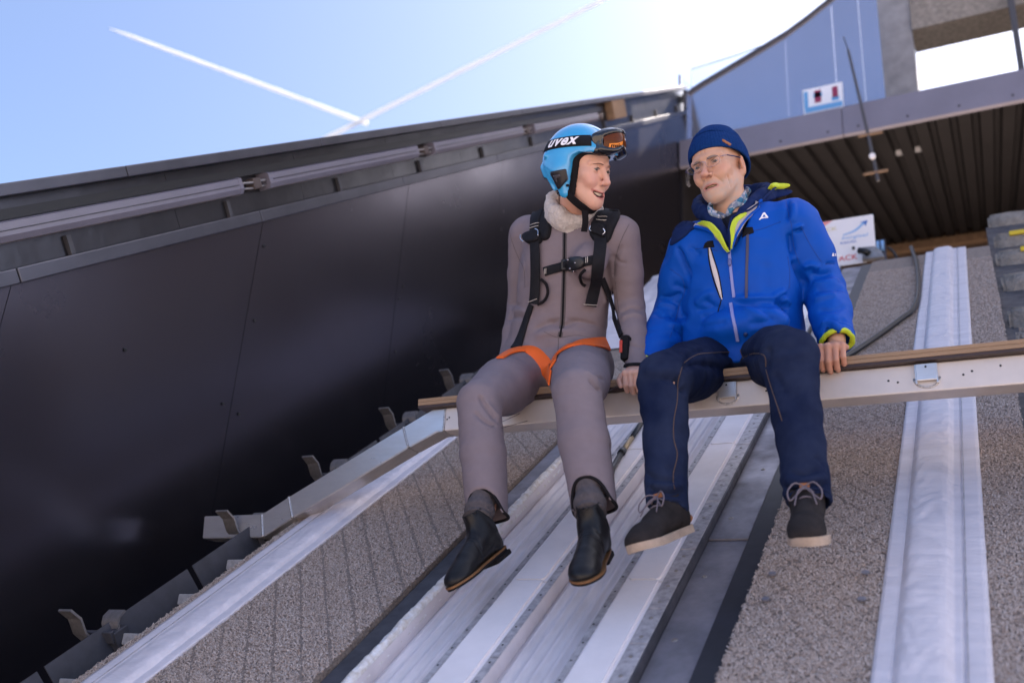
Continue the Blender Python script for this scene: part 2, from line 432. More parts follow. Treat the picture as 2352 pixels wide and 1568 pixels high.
cover(-2.272, -2.058, S0, 7.45, True, 'long white padded cover strip beside the left bristle mat', 0.18, 0.40)
cover(-0.276, -0.060, S0, 6.95, False, 'wrinkled white padded cover strip on the right, passing under the bench')

# white tarp bundled over the upper end of the track
xs = np.linspace(-2.05, -0.98, 40); ss = np.linspace(5.45, 7.35, 50); V = []
for s in ss:
    for x in xs:
        e = min(1.0, (x + 2.05) / 0.08, (-0.98 - x) / 0.08, (s - 5.45) / 0.10, (7.35 - s) / 0.08)
        hgt = 0.02 + 0.16 * math.exp(-((x + 1.62) / 0.33) ** 2 - ((s - 6.95) / 0.5) ** 2) + 0.03 * noise.fractal((x * 5, s * 3, 1.0), 1.0, 2.0, 3) + 0.012 * (1 - 2 * abs(noise.noise((x * 9, s * 7, 4.0))))
        V.append((x, s, 0.004 + max(0.004, hgt) * max(0, e)))
F = np.array([(i * 40 + j, i * 40 + j + 1, (i + 1) * 40 + j + 1, (i + 1) * 40 + j) for i in range(49) for j in range(39)])
props(obj('tarp', SLA(V), F, M_white, None, True), 'white tarp bundled on the upper track behind the two people', 'tarp')

# ---- steel channel, boards under the mat edge
tr_ = root('steel_channel', SL(-2.45, 2.9, -0.1), 'dark steel channel with short white boards under the left mat edge', 'channel')
for k in range(8):
    s0 = 1.84 + 0.61 * k
    b = slopeMB(); b.add([(-2.50, s0, 0.0), (-2.50, s0 + 0.585, 0.0), (-2.44, s0 + 0.585, -0.20), (-2.44, s0, -0.20), (-2.504, s0, 0.0), (-2.504, s0 + 0.585, 0.0), (-2.446, s0 + 0.585, -0.20), (-2.446, s0, -0.20)],
                         [(0, 1, 2, 3), (7, 6, 5, 4), (0, 4, 5, 1), (1, 5, 6, 2), (2, 6, 7, 3), (3, 7, 4, 0)])
    b.build('channel_plate', M_dark, tr_)
s = 1.97
while s < 5.4:
    b = MB(); p = SL(0, s, -0.035)
    b.box(-2.455, -2.20, p[1], p[1] + 0.16, p[2] - 0.034, p[2], 0.003); b.build('board', M_felt, tr_)
    b = MB(); b.box(-2.448, -2.22, p[1] + 0.03, p[1] + 0.05, p[2] - 0.075, p[2] - 0.036); b.build('board_cleat', M_wood, tr_)
    s += 0.2405

# ---- brackets for the bar
def bent_bar(pts, t, x0, x1):
    "flat bar following pts (s, n) with thickness t"
    P = np.array(pts, float); T = np.gradient(P, axis=0); T /= np.linalg.norm(T, axis=1)[:, None]; N = np.stack([-T[:, 1], T[:, 0]], 1)
    A, B = P + N * t / 2, P - N * t / 2; n = len(P)
    V = [(x0, *q) for q in A] + [(x0, *q) for q in B] + [(x1, *q) for q in A] + [(x1, *q) for q in B]
    F = []
    for i in range(n - 1):
        F += [(i, i + 1, n + i + 1, n + i), (2 * n + i, 3 * n + i, 3 * n + i + 1, 2 * n + i + 1), (i, 2 * n + i, 2 * n + i + 1, i + 1), (n + i, n + i + 1, 3 * n + i + 1, 3 * n + i)]
    F += [(0, n, 3 * n, 2 * n), (n - 1, 3 * n - 1, 4 * n - 1, 2 * n - 1)]
    return V, F
def bracket(s0, label):
    r_ = root('bar_bracket', SL(-2.5, s0, -0.2), label, 'bracket', 'hook brackets along the wall')
    b = slopeMB(); b.box(-2.525, -2.455, s0 + 0.005, s0 + 0.06, -0.32, -0.02, 0.002); b.build('post', M_dark, r_)
    b = slopeMB(); b.add(*bent_bar([(s0 + 0.004, -0.10), (s0 - 0.002, -0.04), (s0 - 0.020, -0.005), (s0 - 0.021, 0.048), (s0 - 0.023, 0.048), (s0 - 0.042, 0.082), (s0 - 0.044, 0.086)], 0.007, -2.595, -2.540)); auto_smooth(b.build('front_hook', M_steel, r_))
    b = slopeMB(); b.box(-2.585, -2.46, s0 - 0.004, s0 + 0.012, -0.05, -0.012, 0.002); b.build('web', M_dark, r_)
    b = slopeMB(); b.add(*bent_bar([(s0 + 0.030, -0.09), (s0 + 0.034, -0.03), (s0 + 0.038, -0.004), (s0 + 0.050, 0.012), (s0 + 0.076, 0.018)], 0.007, -2.535, -2.465)); auto_smooth(b.build('rear_hook', M_steel, r_))
    return r_
bracket(2.045, 'lowest steel hook bracket at the bottom left corner, half hidden')
bracket(2.655, 'empty steel hook bracket below the lower end of the bar')
bracket(3.365, 'steel hook bracket clasping the lower end of the metal bar')
bracket(3.90, 'empty hook bracket just above the lower end of the sloping bar arm')
bracket(4.51, 'empty hook bracket beside the left end of the plywood seat')
bracket(5.12, 'small far hook bracket directly behind the knee of the grey suit')

# ---- left wall
WX = -2.90
wl = root('sheet_metal_wall', (WX, 3.0, -0.5), 'tall dark sheet metal wall with ledge and cap along the left side', 'wall')
def zs(y, n):  # height on the wall of offset n off the slope at horizontal distance y
    return -HH + (y * ST + n) / CT
ys = [0.75 + 1.09 * k for k in range(-2, 9)]
for a, b_ in zip(ys[:-1], ys[1:]):
    b = MB(); t1, t2 = rng.uniform(-.002, .002), rng.uniform(-.002, .002); g_ = 0.0006
    y0, y1 = a + g_, b_ - g_
    pts = [(y0, zs(y0, -0.62)), (y1, zs(y1, -0.62)), (y1, zs(y1, 1.05)), (y0, zs(y0, 1.05))]
    V = [(WX + (t1 if i in (0, 3) else t2), *p) for i, p in enumerate(pts)] + [(WX - 0.012, *p) for p in pts]
    b.add(V, [(0, 1, 2, 3), (7, 6, 5, 4), (0, 4, 5, 1), (1, 5, 6, 2), (2, 6, 7, 3), (3, 7, 4, 0)])
    pn = b.build('wall_panel', M_wall, wl)
    for q in range(3):
        yy = a + rng.choice((0.03, 0.05, 0.5, 1.04)); zz = zs(yy, rng.uniform(0.1, 0.95))
        inst_named('rivet', ME_hole, pn, Matrix.Translation((WX + 0.005, yy, zz)) @ Matrix.Rotation(RAD(90), 4, 'Y') @ Matrix.Scale(2.2, 4))
def wallbar(name, x0, x1, n0, n1, s0, s1, m, parent, ch=0.004):
    b = slopeMB(); b.box(x0, x1, s0, s1, n0, n1, ch); return b.build(name, m, parent)
s = 1.0 - 1.29 + 0.06
while s < 12.2:
    e = min(s + 1.29, 12.6)
    wallbar('cap', WX - 0.08, WX + 0.035, 1.335, 1.378, s + 0.002, e - 0.002, M_cap, wl)
    wallbar('ledge', WX - 0.02, WX + 0.032, 1.046, 1.098, s + 0.702, e + 0.698, M_cap, wl)
    s = e
s = 0.4
while s < 12.0:
    wallbar('recess_panel', WX - 0.07, WX - 0.055, 1.09, 1.34, s + 0.001, s + 0.879, M_wallup, wl, 0)
    wallbar('recess_post', WX - 0.056, WX - 0.036, 1.098, 1.17, s + 0.3, s + 0.32, M_lampb, wl, 0)
    s += 0.88
wallbar('lamp_rail', WX - 0.055, WX - 0.02, 1.262, 1.298, 0.4, 9.45, M_black, wl, 0)
# ---- strip lights
def striplight(s0, s1, label):
    r_ = root('strip_light', SL(WX, (s0 + s1) / 2, 1.2), label, 'lamp', 'strip lights along the wall')
    prof = [(WX - 0.05, 1.258), (WX + 0.006, 1.258), (WX + 0.018, 1.252), (WX + 0.022, 1.208), (WX + 0.010, 1.188), (WX - 0.05, 1.184)]
    b = slopeMB(); b.prism(prof, 1, s0 + 0.02, s1 - 0.02); b.build('diffuser', M_lamp, r_)
    b = slopeMB(); b.tube([(WX + 0.0215, s_, 1.226) for s_ in np.linspace(s0 + 0.03, s1 - 0.03, 12)], 0.0025, 6); b.build('seal', M_cap, r_)
    for a in (s0, s1):
        c = (0.4 if True else 1)
        b = slopeMB(); pp = [((x - WX) * 1.04 + WX, (n - 1.22) * 1.06 + 1.22) for x, n in prof]
        b.prism(pp, 1, a - (0.0 if a == s1 else 0.0) + (-0.022 if a == s1 else 0.0), a + (0.0 if a == s1 else 0.022)); b.build('end_cap', M_lamp, r_)
    b = slopeMB()
    b.tube([(WX + 0.0, s1, 1.232), (WX + 0.005, s1 + 0.09, 1.226), (WX + 0.0, s1 + 0.2, 1.228)], 0.006, 6)
    b.tube([(WX - 0.01, s1, 1.208), (WX + 0.0, s1 + 0.1, 1.200), (WX - 0.01, s1 + 0.2, 1.206)], 0.005, 6)
    auto_smooth(b.build('cable', M_steel, r_))
    b = slopeMB(); b.box(WX - 0.04, WX + 0.012, s1 + 0.085, s1 + 0.14, 1.195, 1.245, 0.006); b.build('connector', mat('connector', (0.075, 0.055, 0.05), 0.6), r_)
striplight(1.2, 4.29, 'nearest and longest strip light, running off the left edge of the photo')
striplight(4.48, 5.90, 'second strip light from the left below the wall cap')
striplight(6.10, 7.49, 'third strip light from the left, between two cable joints')
striplight(7.71, 9.20, 'smallest and farthest strip light, behind the blue helmet')
b = slopeMB(); b.box(WX - 0.05, WX + 0.03, 9.62, 10.0, 1.165, 1.36, 0.004); props(b.build('wooden_panel', M_wood), 'small brown wooden board fixed under the wall cap, upper centre', 'board')

# ---- canopy: fascia, corrugated soffit, back wall
cn = root('canopy', (-1.0, 9.1, 5.8), 'dark canopy with grey fascia and corrugated underside above the track', 'canopy')
for a, b_ in ((-2.89, -1.121), (-1.115, 0.62), (0.626, 2.6)):
    b = MB(); b.box(a, b_, 9.1, 9.16, 5.83, 6.175, 0.004); f_ = b.build('fascia', M_fas, cn)
    for k in range(4):
        xx = a + 0.15 + k * (b_ - a - 0.3) / 3
        inst_named('rivet', ME_hole, f_, Matrix.Translation((xx, 9.097, 5.9)) @ Matrix.Rotation(RAD(90), 4, 'X') @ Matrix.Scale(4, 4))
TA = math.tan(RAD(17)); YB = 16.3
def sof(y): return 5.835 + (y - 9.1) * TA
x = -2.9
while x < 2.4:
    # one trapezoid rib with its pan
    pr = [(0, 0.0), (0.115, 0.0), (0.135, 0.075), (0.185, 0.075), (0.205, 0.0)]
    V = []; F = []
    for y in (9.12, YB):
        for q in pr: V.append((x + q[0], y, sof(y) + q[1]))
    for i in range(4): F.append((i, i + 1, 5 + i + 1, 5 + i))
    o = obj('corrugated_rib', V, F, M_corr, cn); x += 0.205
b = MB(); b.box(-2.9, 2.6, YB, YB + 0.1, 3.0, sof(YB) + 0.25); b.build('back_wall', M_brown, cn)
b = MB(); b.box(-2.9, 2.6, YB - 0.16, YB - 0.02, sof(YB) - 0.22, sof(YB) - 0.08); b.build('back_beam', M_wood, cn)
b = MB(); b.box(-2.9, 2.6, 9.2, 9.3, 6.175, 6.19); b.build('roof_edge', M_fas, cn)
b = MB()
b.add([(-2.95, 9.14, sof(9.14) + 0.1), (2.6, 9.14, sof(9.14) + 0.1), (2.6, YB + 0.1, sof(YB) + 0.1), (-2.95, YB + 0.1, sof(YB) + 0.1), (-2.95, 9.14, 6.17), (2.6, 9.14, 6.17), (2.6, YB + 0.1, sof(YB) + 0.3), (-2.95, YB + 0.1, sof(YB) + 0.3)],
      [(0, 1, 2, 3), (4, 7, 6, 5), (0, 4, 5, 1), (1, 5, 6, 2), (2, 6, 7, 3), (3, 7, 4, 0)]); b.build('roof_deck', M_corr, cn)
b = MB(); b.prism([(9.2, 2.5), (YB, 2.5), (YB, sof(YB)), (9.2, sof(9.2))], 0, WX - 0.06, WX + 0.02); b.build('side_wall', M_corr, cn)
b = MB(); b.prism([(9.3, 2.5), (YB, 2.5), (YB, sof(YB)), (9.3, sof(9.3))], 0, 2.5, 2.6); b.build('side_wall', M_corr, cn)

# ---- curved panel wall above the canopy, pane railing, concrete frame extended out of view as a sun block
pw = root('panel_wall', (-1.8, 9.4, 6.2), 'pale bluish panel wall with a curved top edge above the canopy', 'wall')
def ctop(x):
    X = [-2.95, -2.76, -2.33, -2.01, -1.70, -1.46, -1.1, -0.66]; Z = [6.99, 7.10, 7.28, 7.415, 7.55, 7.69, 7.93, 8.30]
    return float(np.interp(x, X, Z))
edges = [-2.93, -1.72, -1.19, -0.90, -0.70]
for a, b_ in zip(edges[:-1], edges[1:]):
    xs = np.linspace(a + 0.002, b_ - 0.002, 14)
    poly = [(xs[0], 6.19)] + [(xs[-1], 6.19)] + [(q, ctop(q) - 0.03) for q in xs[::-1]]
    b = MB(); b.prism(poly, 1, 9.42 + rng.uniform(-.004, .004), 9.46); b.build('wall_panel', M_pan, pw)
xs = np.linspace(-2.95, -0.68, 30)
V = [(q, y, ctop(q) + dz) for q in xs for (y, dz) in ((9.38, -0.035), (9.50, -0.035), (9.50, 0.0), (9.38, 0.0))]
F = [(4 * i + j, 4 * i + (j + 1) % 4, 4 * i + 4 + (j + 1) % 4, 4 * i + 4 + j) for i in range(29) for j in range(4)] + [(0, 1, 2, 3), (116, 117, 118, 119)]
o = obj('coping', V, F, M_cap, pw); fix_normals(o.data)
b = MB(); b.box(-2.915, -2.865, 9.33, 9.42, 5.75, 7.02, 0.003); b.build('corner_post', M_pan, pw)
gr = root('glass_railing', (-2.9, 9.5, 7.0), 'clear pane railing with thin frame on the curved wall top', 'railing')
b = MB(); b.box(-3.03, -3.005, 9.52, 9.545, 6.9, 7.40); b.build('rail_post', M_cap, gr)
b = MB(); b.tube([(-2.86, 9.5, 7.42), (-2.3, 9.5, 7.47), (-1.72, 9.5, 7.56)], 0.007, 6); b.build('top_rail', M_pan, gr)
b = MB(); b.tube([(-2.86, 9.5, 7.0), (-2.86, 9.5, 7.42)], 0.006, 6); b.build('rail_post', M_pan, gr)
b = MB(); b.add([(-3.0, 9.53, 7.0), (-2.76, 9.53, 7.05), (-3.0, 9.53, 7.38), (-3.0, 9.536, 7.0), (-2.76, 9.536, 7.05), (-3.0, 9.536, 7.38)], [(0, 1, 2), (5, 4, 3), (0, 3, 4, 1), (1, 4, 5, 2), (2, 5, 3, 0)]); b.build('pane', M_glass, gr)
b = MB(); b.prism([(-2.85, 7.02), (-2.3, 7.27), (-1.73, 7.53), (-1.73, 7.55), (-2.3, 7.46), (-2.85, 7.41)], 1, 9.497, 9.503); b.build('pane', M_glass, gr)
cf = root('concrete_tower', (-0.3, 10.2, 6.2), 'weathered concrete tower wall around a bright opening at the upper right, extended unseen to block the sun', 'tower')
b = MB(); b.box(-0.80, -0.40, 10.1, 10.5, 6.3, 27.0); b.build('column', M_conc2, cf)  # upper length, out of view, is added to the sun-blocking slab
b = MB(); b.box(-0.396, 11.0, 10.05, 10.5, 7.66, 27.0); b.build('lintel_sun_block', M_conc, cf)  # lintel stretched up and right into an unseen slab that shades the people
b = MB(); b.box(2.7, 11.0, 10.06, 10.49, -3.0, 7.655); b.build('sun_block_wall', M_conc, cf)  # unseen wall added beside the opening to block the sun
b = MB(); b.box(0.60, 0.66, 9.9, 10.0, 6.2, 8.4); b.build('steel_post', M_lampb, cf)
# poster on the panel wall
ps = root('poster', (-1.3, 9.4, 6.2), 'small blue, white and dark red poster on the pale panel wall', 'poster')
PB = {'pb': mat('poster_white', (0.72, 0.75, 0.82), 0.4), 'bl': mat('poster_blue', (0.12, 0.33, 0.62), 0.4), 'rd': mat('poster_red', (0.25, 0.03, 0.08), 0.4)}
b = MB(); b.box(-1.555, -1.13, 9.405, 9.412, 6.36, 6.70); b.build('sheet', PB['pb'], ps)
for x0, x1, z0, z1, m in ((-1.54, -1.14, 6.39, 6.46, 'bl'), (-1.545, -1.50, 6.46, 6.67, 'bl'), (-1.43, -1.36, 6.50, 6.66, 'rd'), (-1.44, -1.35, 6.57, 6.63, 'bl'), (-1.24, -1.18, 6.52, 6.66, 'rd'), (-1.25, -1.17, 6.48, 6.53, 'bl')):
    b = MB(); b.box(x0, x1, 9.402, 9.4045, z0, z1); b.build('print', PB[m], ps)
# antenna rod
b = MB(); b.tube([(-1.022, 8.9, 6.90), (-0.985, 8.9, 6.72)], 0.006, 6); b.tube([(-0.985, 8.9, 6.72), (-0.865, 8.9, 5.717), (-0.80, 8.9, 5.10)], [0.014, 0.017, 0.017], 8)
ar = root('antenna_rod', (-0.9, 8.9, 5.0), 'thin leaning rod standing against the canopy fascia', 'rod')
b.build('rod', M_lampb, ar)
for q in ((-0.95, -0.72, 5.63), (-0.93, -0.70, 5.185)):
    b = MB(); b.box(q[0], q[1], 8.88, 8.9, q[2], q[2] + 0.02); b.build('clip', M_wood, ar)
b = MB(); b.tube([(-0.829, 8.87, 5.361), (-0.829, 8.84, 5.361)], 0.03, 10); b.build('knob', M_board, ar)

# ---- concrete steps on the right
st = root('concrete_steps', SL(0.4, 4.0, 0), 'rough concrete block steps with yellow marks at the right edge', 'steps')
bs = [1.7, 2.2, 2.75, 3.3, 3.85, 4.4, 4.87, 5.206, 5.875, 6.48, 6.99, 7.72]
for k, s_ in enumerate(bs):
    tp = SL(0, s_, 0.05); pv = SL(0, bs[k - 1] if k else 1.2, 0.05)
    x0, x1 = 0.082 + rng.uniform(-0.006, 0.006) + (0.012 if k == 6 else 0), 0.80
    yA, yB = tp[1], tp[1] + 0.62; zA, zB = pv[2] + 0.004, tp[2]
    bm = bmesh.new(); bmesh.ops.create_cube(bm, size=1.0)
    for v in bm.verts: v.co = Vector(((x0 + x1) / 2 + v.co.x * (x1 - x0), (yA + yB) / 2 + v.co.y * (yB - yA), (zA + zB) / 2 + v.co.z * (zB - zA)))
    bmesh.ops.bevel(bm, geom=bm.edges[:], offset=0.016, segments=2, affect='EDGES')
    bmesh.ops.subdivide_edges(bm, edges=bm.edges[:], cuts=6, use_grid_fill=True)
    for v in bm.verts:
        d = noise.noise_vector(v.co * 12 + Vector((k * 3.1, 0, 0))) * 0.009 + noise.noise_vector(v.co * 40) * 0.004; v.co += d
    bm.verts.index_update()
    blk = obj('block', [v.co[:] for v in bm.verts], [[v.index for v in f.verts] for f in bm.faces], M_conc if k != 6 else M_conc3, st, True); bm.free()
    if k in (8, 9, 10):
        b = MB(); b.box(0.20 + 0.03 * (9 - k), 0.55, yA - 0.012, yA + 0.03, zB - 0.030, zB - 0.004, 0.003); b.build('yellow_mark', M_yel, blk)
g = slopeMB(); g.box(0.062, 0.9, S0, 7.7, -0.3, -0.03); props(g.build('step_base', M_dark), kind='structure')

# ---- cable on the right mat
cab = smooth_path([SL(-0.36, 7.1, 0.02), SL(-0.34, 6.9, 0.013), SL(-0.309, 6.53, 0.013), SL(-0.284, 5.86, 0.013), SL(-0.298, 5.51, 0.013), SL(-0.337, 5.365, 0.013), SL(-0.431, 5.077, 0.013), SL(-0.52, 4.84, 0.013), SL(-0.63, 4.60, 0.015), SL(-0.75, 4.42, 0.012), SL(-0.9, 4.3, 0.012)], 6)
V, F = tube_geo(cab, 0.012, 8); props(obj('black_cable', V, F, M_black, smooth=True), 'black cable snaking up the right mat from behind the blue sleeve', 'cable')
V, F = tube_geo([SL(-1.222, 4.35, 0.03), SL(-1.214, 4.16, 0.018), SL(-1.205, 3.99, 0.016)], 0.010, 8)
hs = root('hose', SL(-1.2, 4.0, 0), 'black hose with brass fitting lying on the track behind the legs', 'hose')
obj('hose_tube', V, F, M_black, hs, True)
b = slopeMB(); b.tube([(-1.205, 4.0, 0.016), (-1.198, 3.86, 0.015)], 0.0095, 10); b.build('brass_sleeve', mat('brass', (0.32, 0.24, 0.14), 0.45, metal=0.7), hs, True)
b = slopeMB(); b.tube([(-1.1985, 3.875, 0.015), (-1.1965, 3.84, 0.015)], 0.014, 10); b.tube([(-1.1965, 3.84, 0.015), (-1.184, 3.70, 0.014), (-1.16, 3.6, 0.012)], 0.011, 8); b.build('nozzle', M_black, hs, True)

# ---- contrails
M_con = mat('contrail', (0.95, 0.95, 0.97), 1.0)
ctn = M_con.node_tree; ctr = ctn.nodes.new('ShaderNodeBsdfTranslucent'); ctr.inputs['Color'].default_value = (0.97, 0.97, 0.97, 1); cmx = ctn.nodes.new('ShaderNodeMixShader'); cmx.inputs[0].default_value = 0.5
ctn.links.new(ctn.nodes['Principled BSDF'].outputs[0], cmx.inputs[1]); ctn.links.new(ctr.outputs[0], cmx.inputs[2]); ctn.links.new(cmx.outputs[0], ctn.nodes['Material Output'].inputs['Surface'])
def contrail(p0, p1, dist, r0, r1, label, ragged):
    A = np.array(ray(*p0)); B = np.array(ray(*p1)); A = A / np.linalg.norm(A) * dist; B = B / np.linalg.norm(B) * dist
    n = 160; V = []; t = np.linspace(0, 1, n)
    P = A[None] * (1 - t)[:, None] + B[None] * t[:, None]
    P += np.array([noise.noise_vector((q * 30, ragged, 0.4)) for q in t]) * r0 * 0.08
    R = (r0 + (r1 - r0) * t) * np.array([0.9 + 0.2 * noise.noise((q * 9, ragged, 3.0)) for q in t]) * np.minimum(1, 0.25 + t * 9)
    V, F = tube_geo(P, R, 10); o = obj('contrail', V, F, M_con, None, True)
    return props(o, label, 'contrail', 'contrails crossing in the sky')

# ------------------------------------------------------------------ the start bar with its plywood seat
bar = root('start_bar', (-1.2, 2.75, 0.9), 'metal start bar with a plywood seat and a bent arm hooked at the left', 'bench')
ZS = 1.0
M_ply1 = mat('plywood_edge', (0.42, 0.27, 0.16), 0.6, var=0.45, vscale=9, stretch=(0.6, 30, 160), bump=0.2, bscale=30)
M_ply2 = mat('phenolic_face', (0.055, 0.032, 0.028), 0.45, var=0.3, vscale=8)
for i, (z0, z1) in enumerate(((0.9885, 1.0), (0.9765, 0.988), (0.967, 0.976))):
    b = MB(); b.box(-1.80, 0.9, 2.697 + 0.0006 * i, 2.95, z0, z1, 0.0008); b.build('seat_ply', M_ply1 if i < 2 else M_ply2, bar)
b = MB(); b.box(-1.797, 0.898, 2.702, 2.948, 1.0002, 1.0014); b.build('seat_face', M_ply2, bar)
BY0, BY1 = 2.722, 2.80
b = MB(); b.box(-1.70, 0.9, BY0, BY1, 0.885, 0.9665, 0.004); b.build('beam', M_beam, bar)
b = MB(); b.box(-1.70, 0.9, BY1 + 0.002, 2.93, 0.925, 0.9665, 0.004); b.build('seat_support', M_beam, bar)
def seg(name, pts, m):
    "profile of the bar in the x-z plane, extruded in depth"
    b = MB(); b.prism(pts, 1, BY0 + 0.001, BY1 - 0.001); o = b.build(name, m, bar)
    bm = bmesh.new(); bm.from_mesh(o.data); bmesh.ops.bevel(bm, geom=bm.edges[:], offset=0.003, segments=2, affect='EDGES'); bm.to_mesh(o.data); bm.free(); return o
seg('arm_corner', [(-1.701, 0.8845), (-1.701, 0.9655), (-1.755, 0.9655), (-1.868, 0.911), (-1.838, 0.835), (-1.725, 0.8845)], M_alu)
seg('arm', [(-1.868, 0.911), (-2.338, 0.682), (-2.306, 0.604), (-1.838, 0.835)], M_alu)
seg('arm_corner', [(-2.338, 0.682), (-2.452, 0.622), (-2.43, 0.538), (-2.306, 0.604)], M_alu)
seg('arm_end', [(-2.452, 0.622), (-2.735, 0.624), (-2.725, 0.540), (-2.43, 0.538)], M_alu)
M_weld = mat('weld', (0.66, 0.62, 0.60), 0.35, metal=0.8, var=0.5, vscale=200, bump=0.6, bscale=300, bdist=0.002)
for a, c in (((-1.868, 0.911), (-1.838, 0.835)), ((-2.338, 0.682), (-2.306, 0.604)), ((-2.452, 0.622), (-2.43, 0.538)), ((-1.701, 0.9655), (-1.701, 0.8845))):
    t = np.linspace(0, 1, 14); pts = [(a[0] + (c[0] - a[0]) * q, BY0 + 0.0005, a[1] + (c[1] - a[1]) * q) for q in t]
    V, F = tube_geo(pts, [0.0038 + 0.0012 * (i % 2) for i in range(14)], 6); obj('weld_seam', V, F, M_weld, bar, True)
# clip welded to the front
def clip_plate(xc):
    b = MB(); b.box(xc - 0.026, xc + 0.026, BY0 - 0.014, BY0 - 0.009, 0.913, 0.962, 0.002); o = b.build('clip', M_alu, bar)
    b = MB(); b.box(xc - 0.029, xc - 0.024, BY0 - 0.012, BY0, 0.905, 0.962, 0.001); b.build('clip_side', M_alu, o)
    b = MB(); b.box(xc + 0.024, xc + 0.029, BY0 - 0.012, BY0, 0.905, 0.962, 0.001); b.build('clip_side', M_alu, o)
    V, F = tube_geo([(xc + 0.033 * math.cos(a), BY0 - 0.0005, 0.922 + 0.026 * math.sin(a)) for a in np.linspace(math.pi * 0.98, math.pi * 2.02, 12)], 0.003, 6); obj('clip_weld', V, F, M_weld, o, True)
    inst_named('screw', ME_hole, o, Matrix.Translation((xc, BY0 - 0.0145, 0.952)) @ Matrix.Rotation(RAD(90), 4, 'X'))
clip_plate(-0.163); clip_plate(-0.715)
for x_, z_ in ((-0.262, 0.925), (-0.238, 0.918), (-0.05, 0.932), (-0.072, 0.924), (-1.69, 0.925), (-1.682, 0.931), (0.02, 0.94), (-0.6, 0.927)):
    inst_named('drill_hole', ME_hole, bar, Matrix.Translation((x_, BY0 - 0.0008, z_)) @ Matrix.Rotation(RAD(90), 4, 'X'))

# ------------------------------------------------------------------ implicit-surface sculpting kit
def P(u, v, y):
    r = ray(u, v); return r * (y / r[1])

